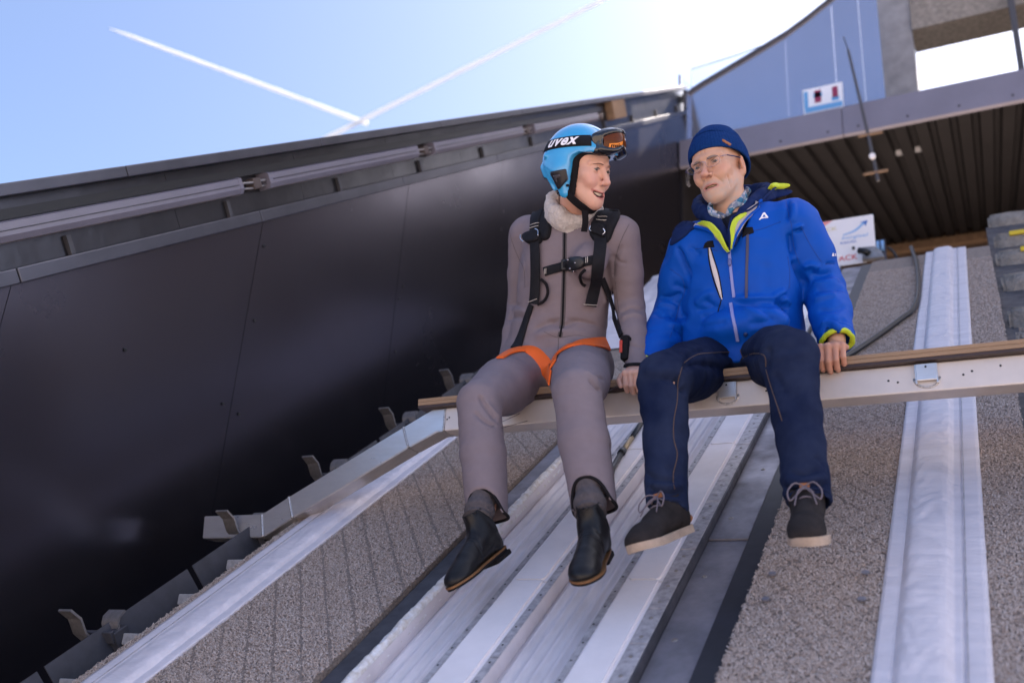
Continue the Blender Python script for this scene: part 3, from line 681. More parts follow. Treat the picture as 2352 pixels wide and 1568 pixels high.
class SDF:
    def __init__(s, lo, hi, h):
        s.lo = np.array(lo, float); s.h = h
        s.n = np.ceil((np.array(hi, float) - s.lo) / h).astype(int) + 1
        s.F = np.full(s.n, 0.06, np.float32)
    def block(s, lo, hi):
        a = np.maximum(np.floor((np.array(lo) - s.lo) / s.h).astype(int), 0); b = np.minimum(np.ceil((np.array(hi) - s.lo) / s.h).astype(int) + 1, s.n)
        if np.any(b <= a): return None, None
        ax = [(s.lo[i] + s.h * np.arange(a[i], b[i])).astype(np.float32) for i in range(3)]
        X = np.stack(np.meshgrid(*ax, indexing='ij'), -1)
        return (slice(a[0], b[0]), slice(a[1], b[1]), slice(a[2], b[2])), X
    def comb(s, sl, d, k, sub=False):
        if sl is None: return
        A = s.F[sl]
        if sub:
            d = -d
            if k <= 0: s.F[sl] = np.maximum(A, d); return
            h = np.clip(0.5 - 0.5 * (d - A) / k, 0, 1); s.F[sl] = d * (1 - h) + A * h + k * h * (1 - h)
        else:
            if k <= 0: s.F[sl] = np.minimum(A, d); return
            h = np.clip(0.5 + 0.5 * (d - A) / k, 0, 1); s.F[sl] = d * (1 - h) + A * h - k * h * (1 - h)
    def rc(s, a, b, r1, r2, k=0.01, sub=False, flat=None):
        "round cone; flat = (direction, factor) squashes it along a direction"
        a = np.array(a, np.float32); b = np.array(b, np.float32); m = max(r1, r2) * (flat[1] if flat and flat[1] > 1 else 1) + k + 0.02
        sl, X = s.block(np.minimum(a, b) - m, np.maximum(a, b) + m)
        if sl is None: return
        ab = b - a; L2 = float(ab @ ab) + 1e-12
        t = np.clip(((X - a) @ ab) / L2, 0, 1)
        D = X - a - t[..., None] * ab
        if flat is not None:
            fd = np.array(flat[0], np.float32); fd /= np.linalg.norm(fd)
            c = D @ fd; D = D + (c * (1.0 / flat[1] - 1.0))[..., None] * fd
        d = np.sqrt((D * D).sum(-1)) - (r1 + (r2 - r1) * t)
        s.comb(sl, d.astype(np.float32), k, sub)
    def ell(s, c, r, R=None, k=0.01, sub=False):
        c = np.array(c, np.float32); r = np.array(r, np.float32); m = float(r.max()) + k + 0.02
        sl, X = s.block(c - m, c + m)
        if sl is None: return
        D = X - c
        if R is not None: D = D @ np.array(R, np.float32)
        q = D / r; k0 = np.sqrt((q * q).sum(-1)); k1 = np.sqrt(((q / r) ** 2).sum(-1)) + 1e-9
        s.comb(sl, (k0 * (k0 - 1) / k1).astype(np.float32), k, sub)
    def chain(s, pts, rad, k=0.01, kin=None, flat=None):
        for i in range(len(pts) - 1): s.rc(pts[i], pts[i + 1], rad[i], rad[i + 1], k if i == 0 else (kin or k), flat=flat)
    def mesh(s):
        F = s.F; S = F < 0; n = np.array(F.shape)
        C = np.zeros(n - 1, np.int8)
        for i in (0, 1):
            for j in (0, 1):
                for k in (0, 1): C += S[i:n[0] - 1 + i, j:n[1] - 1 + j, k:n[2] - 1 + k]
        act = (C > 0) & (C < 8); I = np.argwhere(act); idx = np.full(act.shape, -1, np.int64); idx[act] = np.arange(len(I))
        cor = np.array([(i, j, k) for i in (0, 1) for j in (0, 1) for k in (0, 1)])
        val = np.stack([F[I[:, 0] + c[0], I[:, 1] + c[1], I[:, 2] + c[2]] for c in cor], 1)
        acc = np.zeros((len(I), 3)); cnt = np.zeros(len(I))
        for e in range(8):
            for ax in range(3):
                if cor[e][ax] == 0:
                    c2 = cor[e].copy(); c2[ax] = 1; f = c2[0] * 4 + c2[1] * 2 + c2[2]
                    a, b = val[:, e], val[:, f]; m = (a < 0) != (b < 0)
                    t = np.where(m, a / np.where(np.abs(a - b) < 1e-12, 1e-12, a - b), 0)
                    p = np.tile(cor[e].astype(float), (len(I), 1)); p[:, ax] += t
                    acc += p * m[:, None]; cnt += m
        V = s.lo + s.h * (I + acc / cnt[:, None])
        Q = []
        for ax in range(3):
            o = [i for i in range(3) if i != ax]
            A = [slice(None)] * 3; B = [slice(None)] * 3; A[ax] = slice(0, n[ax] - 1); B[ax] = slice(1, n[ax])
            sa, sb = S[tuple(A)], S[tuple(B)]
            E = np.argwhere(sa != sb)
            ok = (E[:, o[0]] > 0) & (E[:, o[1]] > 0) & (E[:, o[0]] < n[o[0]] - 1) & (E[:, o[1]] < n[o[1]] - 1); E = E[ok]
            q = []
            for d0, d1 in ((-1, -1), (0, -1), (0, 0), (-1, 0)):
                G = E.copy(); G[:, o[0]] += d0; G[:, o[1]] += d1; q.append(idx[G[:, 0], G[:, 1], G[:, 2]])
            q = np.stack(q, 1); fl = sa[E[:, 0], E[:, 1], E[:, 2]]
            if ax == 1: fl = ~fl
            q[~fl] = q[~fl][:, ::-1]; Q.append(q)
        Q = np.concatenate(Q); Q = Q[(Q >= 0).all(1)]
        return V, Q

def laplace(V, Q, it=2, lam=0.5):
    V = V.copy()
    for _ in range(it):
        acc = np.zeros_like(V); cnt = np.zeros(len(V))
        for a, b in ((0, 1), (1, 2), (2, 3), (3, 0)):
            np.add.at(acc, Q[:, a], V[Q[:, b]]); np.add.at(acc, Q[:, b], V[Q[:, a]]); np.add.at(cnt, Q[:, a], 1); np.add.at(cnt, Q[:, b], 1)
        V += lam * (acc / np.maximum(cnt, 1)[:, None] - V)
    return V

def vnormals(V, Q):
    fn = np.cross(V[Q[:, 2]] - V[Q[:, 0]], V[Q[:, 3]] - V[Q[:, 1]])
    N = np.zeros_like(V)
    for i in range(4): np.add.at(N, Q[:, i], fn)
    return N / (np.linalg.norm(N, axis=1)[:, None] + 1e-12)

def bvh_of(V, Q): return BVHTree.FromPolygons([tuple(v) for v in V], [tuple(int(i) for i in q) for q in Q])

def hit(bvh, u, v, fallback=None):
    d = ray(u, v); d = d / np.linalg.norm(d)
    loc, nor, i, t = bvh.ray_cast(Vector((0, 0, 0)), Vector(d))
    if loc is None: return None
    n = np.array(nor)
    if n @ d > 0: n = -n
    return np.array(loc), n

def seg_dist(X, A, B):
    ab = B - A; t = np.clip(((X - A) @ ab) / (ab @ ab + 1e-12), 0, 1); return np.linalg.norm(X - A - t[:, None] * ab, axis=1), t

def folds(V, Q, bvh, lines):
    "creases: (pixel polyline, height, half width); negative height is a valley; ends taper off"
    N = vnormals(V, Q); D = np.zeros(len(V))
    for px, amp, wd in lines:
        pts = []
        for u, v in smooth_path(px, 4):
            h_ = hit(bvh, u, v)
            if h_ is not None: pts.append(h_[0])
        if len(pts) < 2: continue
        pts = np.array(pts); lo = pts.min(0) - 4 * wd; hi = pts.max(0) + 4 * wd
        m = np.where(((V > lo) & (V < hi)).all(1))[0]
        if not len(m): continue
        best = np.full(len(m), 9.0); bt = np.zeros(len(m)); n = len(pts) - 1
        for i in range(n):
            d, t = seg_dist(V[m], pts[i], pts[i + 1]); u_ = d < best; best[u_] = d[u_]; bt[u_] = (i + t[u_]) / n
        env = np.clip(np.minimum(bt, 1 - bt) * 5, 0.12, 1)
        D[m] += amp * env * np.exp(-(best / wd) ** 2)
    return V + N * D[:, None]

def lump(V, Q, amp, scale, seed=0.0, stretch=(1, 1, 1)):
    N = vnormals(V, Q); st_ = np.array(stretch) * scale
    d = np.array([noise.fractal(Vector(v * st_) + Vector((seed, 0, 0)), 1.0, 2.0, 2) for v in V])
    return V + N * (amp * d)[:, None]

def wrinkle(V, Q, amp, scale, seed=0.0, stretch=(1, 1, 1)):
    "sharp-crested random creases"
    N = vnormals(V, Q); st_ = np.array(stretch) * scale
    d = np.array([(1 - 2 * abs(noise.noise(Vector(v * st_) + noise.noise_vector(Vector(v * st_ * 0.5)) * 0.8 + Vector((seed, 0, 0))))) * max(0, 0.5 + noise.noise(Vector(v * 5.0) + Vector((0, seed, 0)))) for v in V])
    return V + N * (amp * d)[:, None]

def surf_ribbon(bvh, px, width, thick, m, parent, name, lift=0.0, per=6, taper=None, smooth_it=3, rnd=True):
    pts, nor = [], []
    for u, v in smooth_path(px, per):
        h_ = hit(bvh, u, v)
        if h_ is not None: pts.append(h_[0]); nor.append(h_[1])
    A = np.array(pts); N = np.array(nor)
    for _ in range(smooth_it):
        if len(A) > 3:
            A[1:-1] = 0.5 * A[1:-1] + 0.25 * (A[2:] + A[:-2]); N[1:-1] = 0.5 * N[1:-1] + 0.25 * (N[2:] + N[:-2])
    N /= np.linalg.norm(N, axis=1)[:, None]
    T = np.gradient(A, axis=0); T /= np.linalg.norm(T, axis=1)[:, None] + 1e-9
    W = np.cross(N, T); W /= np.linalg.norm(W, axis=1)[:, None] + 1e-9
    wd = np.full(len(A), width) if np.isscalar(width) else np.interp(np.linspace(0, 1, len(A)), np.linspace(0, 1, len(width)), width)
    V = []; e = 0.82 if rnd else 1.0
    for i in range(len(A)):
        c = A[i] + N[i] * lift; w_ = W[i] * wd[i] / 2
        V += [c - w_ - N[i] * 0.002, c - w_ + N[i] * thick * 0.6, c - w_ * e + N[i] * thick, c + w_ * e + N[i] * thick, c + w_ + N[i] * thick * 0.6, c + w_ - N[i] * 0.002]
    F = []; k = 6
    for i in range(len(A) - 1):
        for j in range(k): F.append((i * k + j, i * k + (j + 1) % k, (i + 1) * k + (j + 1) % k, (i + 1) * k + j))
    F += [tuple(range(k)), tuple((len(A) - 1) * k + j for j in range(k))]
    o = obj(name, V, F, m, parent); fix_normals(o.data); auto_smooth(o, 45)
    return o, A, N

from mathutils.geometry import delaunay_2d_cdt
def surf_patch(bvh, poly, thick, m, parent, name, step=2.2, edge=4.0, curve=3, lift=0.0, sm=True, raise_=None):
    "a piece of cloth or print whose outline follows poly on the surface underneath"
    B = smooth_path(poly, curve, closed=True) if curve > 1 else np.array(poly, float)
    out = []
    for i in range(len(B)):
        a, c = B[i], B[(i + 1) % len(B)]; n = max(1, int(np.linalg.norm(c - a) / step))
        for k in range(n): out.append(a + (c - a) * k / n)
    B = np.array(out); nb = len(B)
    lo, hi = B.min(0), B.max(0); pts = [Vector(p) for p in B]
    for i, gx in enumerate(np.arange(lo[0] + step, hi[0], step)):
        for gy in np.arange(lo[1] + step, hi[1], step):
            pts.append(Vector((gx, gy + (step / 2 if i % 2 else 0))))
    r_ = delaunay_2d_cdt(pts, [(i, (i + 1) % nb) for i in range(nb)], [list(range(nb))], 1, 1e-5)
    pv, faces = r_[0], [f for f in r_[2] if len(f) == 3]
    used = sorted({i for f in faces for i in f}); mp = {a: i for i, a in enumerate(used)}
    p2 = np.array([pv[i][:] for i in used]); faces = [tuple(mp[i] for i in f) for f in faces]
    hits = [hit(bvh, *p) for p in p2]
    ok = [i for i, h_ in enumerate(hits) if h_ is not None]
    if not ok: return None
    L = []; NN = []
    for i, h_ in enumerate(hits):
        if h_ is None:
            j = min(ok, key=lambda q: (p2[q][0] - p2[i][0]) ** 2 + (p2[q][1] - p2[i][1]) ** 2)
            d0 = hits[j][0] @ fwd; r0 = ray(*p2[i]); L.append(r0 * d0 + 0.0); NN.append(hits[j][1])
        else: L.append(h_[0]); NN.append(h_[1])
    L = np.array(L); NN = np.array(NN)
    # smooth the drape a little
    nbr = [set() for _ in L]
    for f in faces:
        for a in range(3): nbr[f[a]].add(f[(a + 1) % 3]); nbr[f[(a + 1) % 3]].add(f[a])
    for _ in range(2):
        NN = np.array([NN[i] + sum(NN[j] for j in nbr[i]) for i in range(len(L))]); NN /= np.linalg.norm(NN, axis=1)[:, None]
    ec = {}
    for f in faces:
        for a in range(3):
            e = tuple(sorted((f[a], f[(a + 1) % 3]))); ec[e] = ec.get(e, 0) + 1
    bnd = {i for e, c in ec.items() if c == 1 for i in e}
    bp = p2[sorted(bnd)]
    dist = np.array([np.min(np.hypot(bp[:, 0] - q[0], bp[:, 1] - q[1])) for q in p2])
    prof = np.clip(dist / max(edge, 1e-3), 0, 1); prof = 0.35 + 0.65 * np.sqrt(1 - (1 - prof) ** 2)
    extra = np.array([raise_(*q) for q in p2]) if raise_ else 0.0
    T = L + NN * (lift + thick * prof + extra)[:, None]
    bl = sorted(bnd); bm_ = {b_: len(T) + i for i, b_ in enumerate(bl)}
    Vv = np.concatenate([T, L[bl] - NN[bl] * 0.003]); Ff = list(faces)
    for e, c in ec.items():
        if c == 1: Ff.append((e[0], e[1], bm_[e[1]], bm_[e[0]]))
    o = obj(name, Vv, Ff, m, parent); fix_normals(o.data)
    if sm: auto_smooth(o, 60)
    return o

def set_pigment(o, C):
    a = o.data.color_attributes.new('pigment', 'FLOAT_COLOR', 'POINT'); A = np.ones((len(C), 4), np.float32); A[:, :3] = C
    a.data.foreach_set('color', A.ravel())

def join_quads(parts):
    V = []; Q = []; b = 0
    for v, q in parts: V.append(v); Q.append(q + b); b += len(v)
    return np.concatenate(V), np.concatenate(Q)

def sphere_geo(c, r, nu=16, nv=10, R=None):
    V = []; F = []
    for i in range(nv + 1):
        a = math.pi * i / nv
        for j in range(nu):
            b = 2 * math.pi * j / nu; d = np.array([math.sin(a) * math.cos(b), math.sin(a) * math.sin(b), math.cos(a)]) * np.array(r)
            V.append(np.array(c) + (R @ d if R is not None else d))
    for i in range(nv):
        for j in range(nu): F.append((i * nu + j, i * nu + (j + 1) % nu, (i + 1) * nu + (j + 1) % nu, (i + 1) * nu + j))
    return np.array(V), F

def text_mesh(txt, size=1.0, shear=0.0, bold=0.0, align='LEFT', space=1.0):
    c = bpy.data.curves.new('txt', 'FONT'); c.body = txt; c.size = size; c.shear = shear; c.offset = bold; c.align_x = align; c.resolution_u = 3; c.space_character = space
    o = bpy.data.objects.new('txt', c); COL.objects.link(o)
    dg = bpy.context.evaluated_depsgraph_get(); me = bpy.data.meshes.new_from_object(o.evaluated_get(dg))
    V = np.array([v.co[:] for v in me.vertices]); F = [tuple(p.vertices) for p in me.polygons]
    bpy.data.objects.remove(o); bpy.data.curves.remove(c); bpy.data.meshes.remove(me)
    return V, F
# ------------------------------------------------------------------ head, hand and shoe sculpting
class Frame:
    def __init__(s, t, R): s.t = np.array(t, float); s.R = np.array(R, float)      # columns: subject's right, forward, up
    def __call__(s, x, f, u): return s.t + s.R @ np.array([x, f, u], float)
    def inv(s, V): return (np.asarray(V) - s.t) @ s.R

def ortho(R):
    f = R[:, 1] / np.linalg.norm(R[:, 1]); u = R[:, 2] - f * (R[:, 2] @ f); u /= np.linalg.norm(u); r = np.cross(f, u)
    return np.stack([r, f, u], 1)

def sculpt_head(fr, o, h=0.0024):
    "o: options for the face; returns a quad mesh in world space"
    H = fr; R = fr.R; c = fr(0, 0, -0.02)
    g = SDF(c - 0.19, c + 0.19, h)
    W = o.get('w', 1.0)
    g.ell(H(0, -0.014, 0.030), (0.074 * W, 0.094, 0.084), R, 0)
    g.ell(H(0, 0.032, -0.028), (0.057 * W, 0.060, 0.074), R, 0.03)
    g.ell(H(0, 0.044, 0.044), (0.056 * W, 0.046, 0.038), R, 0.03)
    jw = o.get('jaw', 0.050)
    for sx in (-1, 1):
        g.rc(H(sx * jw * W, 0.002, -0.052), H(sx * 0.015, 0.074, -0.104), 0.020, 0.016, 0.03)
        g.ell(H(sx * 0.043 * W, 0.064 - o.get('gaunt', 0), -0.024 + o.get('ck', 0)), (0.022, 0.020, 0.020), R, 0.028)
    g.ell(H(0, 0.050, -0.076), (0.042, 0.042, 0.042), R, 0.03)
    g.ell(H(0, 0.081, -0.104 - o.get('chin', 0)), (0.020, 0.014, 0.017), R, 0.018)
    for sx in (-1, 1):
        g.rc(H(sx * 0.010, 0.092, 0.019), H(sx * 0.048, 0.074, 0.018), 0.008 * o.get('brow', 1), 0.007 * o.get('brow', 1), 0.014)
    nl = o.get('nose', 0.0)
    for sx in (-1, 1): g.ell(H(sx * 0.0315, 0.102, -0.001), (0.017, 0.016, 0.013), R, 0.014, sub=True)
    g.rc(H(0, 0.088, 0.010), H(0, 0.110 + nl, -0.034), 0.0075, 0.0095, 0.010)
    g.ell(H(0, 0.112 + nl, -0.038), (0.0105 * o.get('nw', 1), 0.0105, 0.0095), R, 0.008)
    for sx in (-1, 1):
        g.ell(H(sx * 0.0125 * o.get('nw', 1), 0.101, -0.041), (0.0065, 0.010, 0.0075), R, 0.006)
        g.ell(H(sx * 0.0060, 0.108 + nl * 0.5, -0.0495), (0.0035, 0.005, 0.003), R, 0.002, sub=True)
        g.ell(H(sx * 0.0315, 0.0795, 0.0), (0.0150, 0.0142, 0.0135), R, 0.004)
        g.ell(H(sx * 0.0315, 0.0935, o.get('eyez', 0.0)), (0.0130, 0.012, o.get('eye', 0.0040)), R, 0.0012, sub=True)
        if o.get('bags'): g.rc(H(sx * 0.022, 0.094, -0.016), H(sx * 0.043, 0.083, -0.013), 0.004, 0.0035, 0.006)
    # muzzle, lips and mouth
    lf = o.get('lipf', 0.0); g.ell(H(0, 0.070 + lf, -0.070), (0.032, 0.026, 0.030), R, 0.02)
    mu = o.get('mu', -0.0735); cw = o.get('cw', 0.026); cu = o.get('cu', 0.0); mo = o.get('mo', 0.003); cf = o.get('cf', 0.086)
    if o.get('smile'): pass
    else: g.ell(H(0, 0.096, mu + cu * 0.35), (cw * 0.86, 0.016, mo), R, 0.003, sub=True)
    for sx in (-1, 1):
        up = [H(0, 0.0985 + lf, mu + mo + 0.0028), H(sx * 0.010, 0.097 + lf, mu + mo + 0.0034 + cu * 0.1), H(sx * cw, cf, mu + cu)]
        g.chain(up, [0.0036 * o.get('lip', 1), 0.0036 * o.get('lip', 1), 0.0016], 0.005, 0.003)
        lw = [H(0, 0.0965 + lf, mu - mo - 0.0040), H(sx * 0.012, 0.0945 + lf, mu - mo * 0.75 - 0.0028 + cu * 0.25), H(sx * cw, cf, mu + cu - 0.001)]
        g.chain(lw, [0.0050 * o.get('lip', 1), 0.0045 * o.get('lip', 1), 0.0016], 0.006, 0.003)
        if o.get('naso'):
            g.rc(H(sx * 0.019, 0.098, -0.043), H(sx * (cw + 0.009), 0.083, mu + 0.004), 0.0028, 0.0030, 0.008, sub=True)
            g.ell(H(sx * 0.038, 0.078, -0.040), (0.016, 0.014, 0.016), R, 0.016)
    if o.get('smile'):
        path = [(0.0, 0.099 + lf, 0.0, 1.0), (0.38, 0.098 + lf, 0.12, 0.95), (0.66, 0.0945 + lf, 0.42, 0.70), (0.86, 0.088, 0.80, 0.28)]
        for sx in (-1, 1):
            for a, b in zip(path[:-1], path[1:]): g.rc(H(sx * cw * a[0], a[1], mu + cu * a[2]), H(sx * cw * b[0], b[1], mu + cu * b[2]), mo * a[3], mo * b[3], 0.001, sub=True, flat=(R[:, 1], 1.7))
    if o.get('ears', True):
        for sx in (-1, 1):
            Re = R @ np.array(Matrix.Rotation(RAD(-22 * sx), 3, 'Z'))
            g.ell(H(sx * 0.0815 * W, -0.012, -0.014), (0.008, 0.018, 0.032), Re, 0.006)
            g.ell(H(sx * 0.0885 * W, -0.006, -0.008), (0.006, 0.010, 0.018), Re, 0.004, sub=True)
            g.ell(H(sx * 0.0755 * W, -0.001, -0.040), (0.006, 0.007, 0.010), Re, 0.006)
    nb = o['neck']; nr = o.get('nr', 0.052)
    g.rc(H(0, -0.022, -0.050), nb, nr, nr * 1.12, 0.025)
    if o.get('sinew'):
        for sx in (-1, 1): g.rc(H(sx * 0.055, -0.01, -0.045), nb + R[:, 1] * 0.045 + R[:, 0] * 0.015 * sx - R[:, 2] * 0.02, 0.012, 0.010, 0.02)
    V, Q = g.mesh()
    return V, Q

def eye_parts(fr, parent, iris, look=(0, 0)):
    M_eye = mat('eye_white', (0.30, 0.26, 0.25), 0.15, coat=0.5); M_ir = mat('iris', iris, 0.15, coat=0.8)
    for sx in (-1, 1):
        c = fr(sx * 0.0315, 0.0795, 0.0); V, F = sphere_geo(c, (0.0126,) * 3, 18, 12); e = obj('eyeball', V, F, M_eye, parent, True)
        d = fr.R @ np.array([look[0], 1.0, look[1]]); d /= np.linalg.norm(d)
        V, F = sphere_geo(c + d * 0.0084, (0.0064, 0.0064, 0.0064), 14, 10); obj('iris', V, F, M_ir, e, True)

def brow_parts(fr, parent, m, thick=0.0022, arch=0.004, dz=0.0, inner=0.0):
    for sx in (-1, 1):
        t = np.linspace(0, 1, 9); pts = []
        for q in t:
            x = 0.013 + 0.034 * q; pts.append(fr(sx * x, 0.1005 - 0.021 * q ** 1.7, 0.021 + dz + arch * math.sin(math.pi * min(1, q * 1.15)) - 0.002 * q - inner * (1 - q) ** 2))
        V, F = tube_geo(pts, [thick * (0.55 + 0.9 * math.sin(math.pi * (0.12 + 0.85 * q))) for q in t], 6); obj('eyebrow', V, F, m, parent, True)
        pts = [fr(sx * (0.0205 + 0.023 * q), 0.0945 - 0.0085 * q ** 2.2 - 0.001 * (1 - q), 0.0020 + 0.0042 * math.sin(math.pi * q) - 0.0015 * q) for q in t]
        V, F = tube_geo(pts, 0.0010, 5); obj('lash_line', V, F, MATS.get('lash') or mat('lash', (0.03, 0.02, 0.018), 0.8), parent, True)

def sculpt_hand(wrist, along, back, side, h=0.0024, grip=True, scale=1.0, curl=1.0):
    """hand whose fingers fold over an edge: wrist point, direction wrist to knuckles, direction out of the back of the hand,
    side pointing to the thumb"""
    a = np.array(along, float); a /= np.linalg.norm(a); n = np.array(back, float); n -= a * (n @ a); n /= np.linalg.norm(n); s = np.cross(a, n)
    if s @ np.array(side) < 0: s = -s
    k = scale
    def L(x, y, z): return np.array(wrist) + k * (s * x + a * y + n * z)
    c = L(0, 0.07, -0.01); g = SDF(c - 0.15, c + 0.15, h)
    g.rc(L(0, -0.045, -0.002), L(0, 0.005, 0.0), 0.027 * k, 0.026 * k, 0, flat=(n, 0.75))
    g.ell(L(0.0, 0.045, -0.003), (0.042 * k, 0.046 * k, 0.016 * k), np.stack([s, a, n], 1), 0.02)
    xs = (0.030, 0.0105, -0.0095, -0.0285); ln = (0.95, 1.05, 1.0, 0.82); rr = (0.0098, 0.0102, 0.0096, 0.0086)
    for x, l, r in zip(xs, ln, rr):
        kn = L(x, 0.083 + (l - 0.95) * 0.03, 0.002); d1 = a * math.cos(RAD(62 * curl)) - n * math.sin(RAD(62 * curl)); d2 = a * math.cos(RAD(118 * curl)) - n * math.sin(RAD(118 * curl)); d3 = a * math.cos(RAD(160 * curl)) - n * math.sin(RAD(160 * curl))
        p1 = kn + d1 * 0.042 * l * k; p2 = p1 + d2 * 0.026 * l * k; p3 = p2 + d3 * 0.020 * l * k
        g.rc(L(x * 0.8, 0.045, 0.002), kn, 0.010 * k, r * 1.08 * k, 0.010); g.ell(kn + n * 0.001, (r * 1.12 * k,) * 3, None, 0.006)
        g.rc(kn, p1, r * k, r * 0.95 * k, 0.003); g.rc(p1, p2, r * 0.97 * k, r * 0.88 * k, 0.002); g.rc(p2, p3, r * 0.88 * k, r * 0.74 * k, 0.002)
    t0 = L(0.026, 0.020, -0.006); t1 = L(0.050, 0.045, -0.016); t2 = L(0.054, 0.074, -0.024); t3 = L(0.048, 0.094, -0.036)
    g.chain([t0, t1, t2, t3], [0.015 * k, 0.0125 * k, 0.0108 * k, 0.0085 * k], 0.012, 0.003)
    return g.mesh()

def sculpt_shoe(fr, kind, h=0.0028):
    "fr: origin under the heel on the sole's top, forward to the toe, up along the shaft"
    R = fr.R; c = fr(0, 0.11, 0.08); g = SDF(c - 0.22, c + 0.22, h)
    if kind == 'boot':
        g.rc(fr(0, 0.005, 0.165), fr(0, 0.010, 0.085), 0.043, 0.040, 0, flat=(R[:, 0], 0.80))
        g.rc(fr(0, 0.010, 0.085), fr(0, 0.012, 0.030), 0.043, 0.036, 0.02, flat=(R[:, 0], 0.86))
        g.rc(fr(0, 0.020, 0.055), fr(0.0, 0.135, 0.030), 0.040, 0.035, 0.03)
        g.rc(fr(0, 0.06, 0.024), fr(0.003, 0.165, 0.022), 0.033, 0.037, 0.02, flat=(R[:, 2], 0.72))
        g.ell(fr(0.003, 0.188, 0.010), (0.043, 0.056, 0.032), R, 0.02)
        g.ell(fr(0, 0.005, 0.02), (0.033, 0.034, 0.03), R, 0.02)
        sl, X = g.block(c - 0.25, c + 0.25); q = (X - fr.t.astype(np.float32)) @ R.astype(np.float32)
        g.F[sl] = np.maximum(g.F[sl], -q[..., 2]); g.F[sl] = np.maximum(g.F[sl], q[..., 2] - 0.140)
        g.rc(fr(0, 0.006, 0.125), fr(0, 0.006, 0.25), 0.039, 0.039, 0.002, sub=True, flat=(R[:, 0], 0.80))
    else:
        g.rc(fr(0, 0.012, 0.085), fr(0, 0.012, 0.035), 0.036, 0.036, 0)
        g.rc(fr(0, 0.015, 0.060), fr(0.0, 0.120, 0.036), 0.038, 0.034, 0.03)
        g.rc(fr(0, 0.06, 0.026), fr(0.003, 0.165, 0.024), 0.035, 0.040, 0.02, flat=(R[:, 2], 0.75))
        g.ell(fr(0.003, 0.190, 0.010), (0.045, 0.058, 0.036), R, 0.02)
        g.ell(fr(0, 0.004, 0.025), (0.035, 0.036, 0.036), R, 0.02)
        sl, X = g.block(c - 0.25, c + 0.25); q = (X - fr.t.astype(np.float32)) @ R.astype(np.float32)
        g.F[sl] = np.maximum(g.F[sl], -q[..., 2]); g.F[sl] = np.maximum(g.F[sl], q[..., 2] - 0.092)
        g.rc(fr(0, 0.010, 0.080), fr(0, 0.010, 0.16), 0.031, 0.031, 0.002, sub=True)
    return g.mesh()

def sole_geo(fr, z0, z1, grow=0.0, heel=None, toe_lift=0.0, seg=40):
    "extruded foot outline between two heights below the upper"
    pts = []
    out = [(-0.030, 0.0), (-0.034, 0.06), (-0.036, 0.11), (-0.044, 0.16), (-0.040, 0.21), (-0.018, 0.243), (0.008, 0.247), (0.034, 0.222), (0.045, 0.175), (0.040, 0.12), (0.033, 0.06), (0.031, 0.0), (0.020, -0.026), (0.0, -0.034), (-0.020, -0.026)]
    pl = smooth_path([(x * (1 + grow / 0.04), y + (grow if y > 0.1 else -grow)) for x, y in out], 4, closed=True)
    n = len(pl); V = []
    for z in (z0, (z0 + z1) / 2, z1):
        k = 1.0 + (0.02 if z == (z0 + z1) / 2 else 0)
        for x, y in pl: V.append(fr(x * k, y, z + toe_lift * max(0, (y - 0.15) / 0.1) ** 2))
    F = [tuple(range(n))[::-1], tuple(range(2 * n, 3 * n))]
    for l in range(2):
        F += [(l * n + i, l * n + (i + 1) % n, (l + 1) * n + (i + 1) % n, (l + 1) * n + i) for i in range(n)]
    return np.array(V), F

# ================================================================== the person in the grey suit
M_skinW = mat('skin_fair', (0.6, 0.4, 0.33), 0.45, attr='pigment', sss=0.12, bump=0.08, bscale=260, bdist=0.002)
M_neo = mat('neoprene', (0.212, 0.172, 0.188), 0.82, var=0.08, vscale=30, bump=0.12, bscale=900, bdist=0.001, spec=0.2)
M_seam = mat('suit_seam', (0.09, 0.075, 0.08), 0.8)
M_trim = mat('black_trim', (0.008, 0.007, 0.009), 0.85, spec=0.25)
M_web = mat('webbing', (0.013, 0.013, 0.017), 0.75, spec=0.2, bump=0.5, bscale=500, bdist=0.001, var=0.3, vscale=60)
M_org = mat('orange_webbing', (0.80, 0.13, 0.015), 0.65, bump=0.4, bscale=500, bdist=0.001)
M_stitch = mat('pale_stitch', (0.55, 0.5, 0.45), 0.8)
M_wool = mat('fleece', (0.70, 0.63, 0.60), 0.95, var=0.3, vscale=120, bump=1.0, bscale=260, bdist=0.006, sheen=0.3)
M_helm = mat('helmet_blue', (0.035, 0.34, 0.66), 0.25, coat=1.0, var=0.03, vscale=3)
M_boot = mat('black_leather', (0.010, 0.009, 0.010), 0.42, spec=0.35, bump=0.25, bscale=60, bdist=0.002, var=0.3, vscale=20, rvar=0.1)
M_elas = mat('elastic', (0.010, 0.010, 0.012), 0.8, bump=0.5, bscale=300, bdist=0.001)
M_welt = mat('tan_welt', (0.20, 0.09, 0.03), 0.6, var=0.3, vscale=60)
M_sock = mat('knit_sock', (0.10, 0.085, 0.09), 0.95, bump=0.8, bscale=260, bdist=0.003, var=0.3, vscale=80)
M_metal = mat('bright_metal', (0.75, 0.72, 0.72), 0.25, metal=1.0)

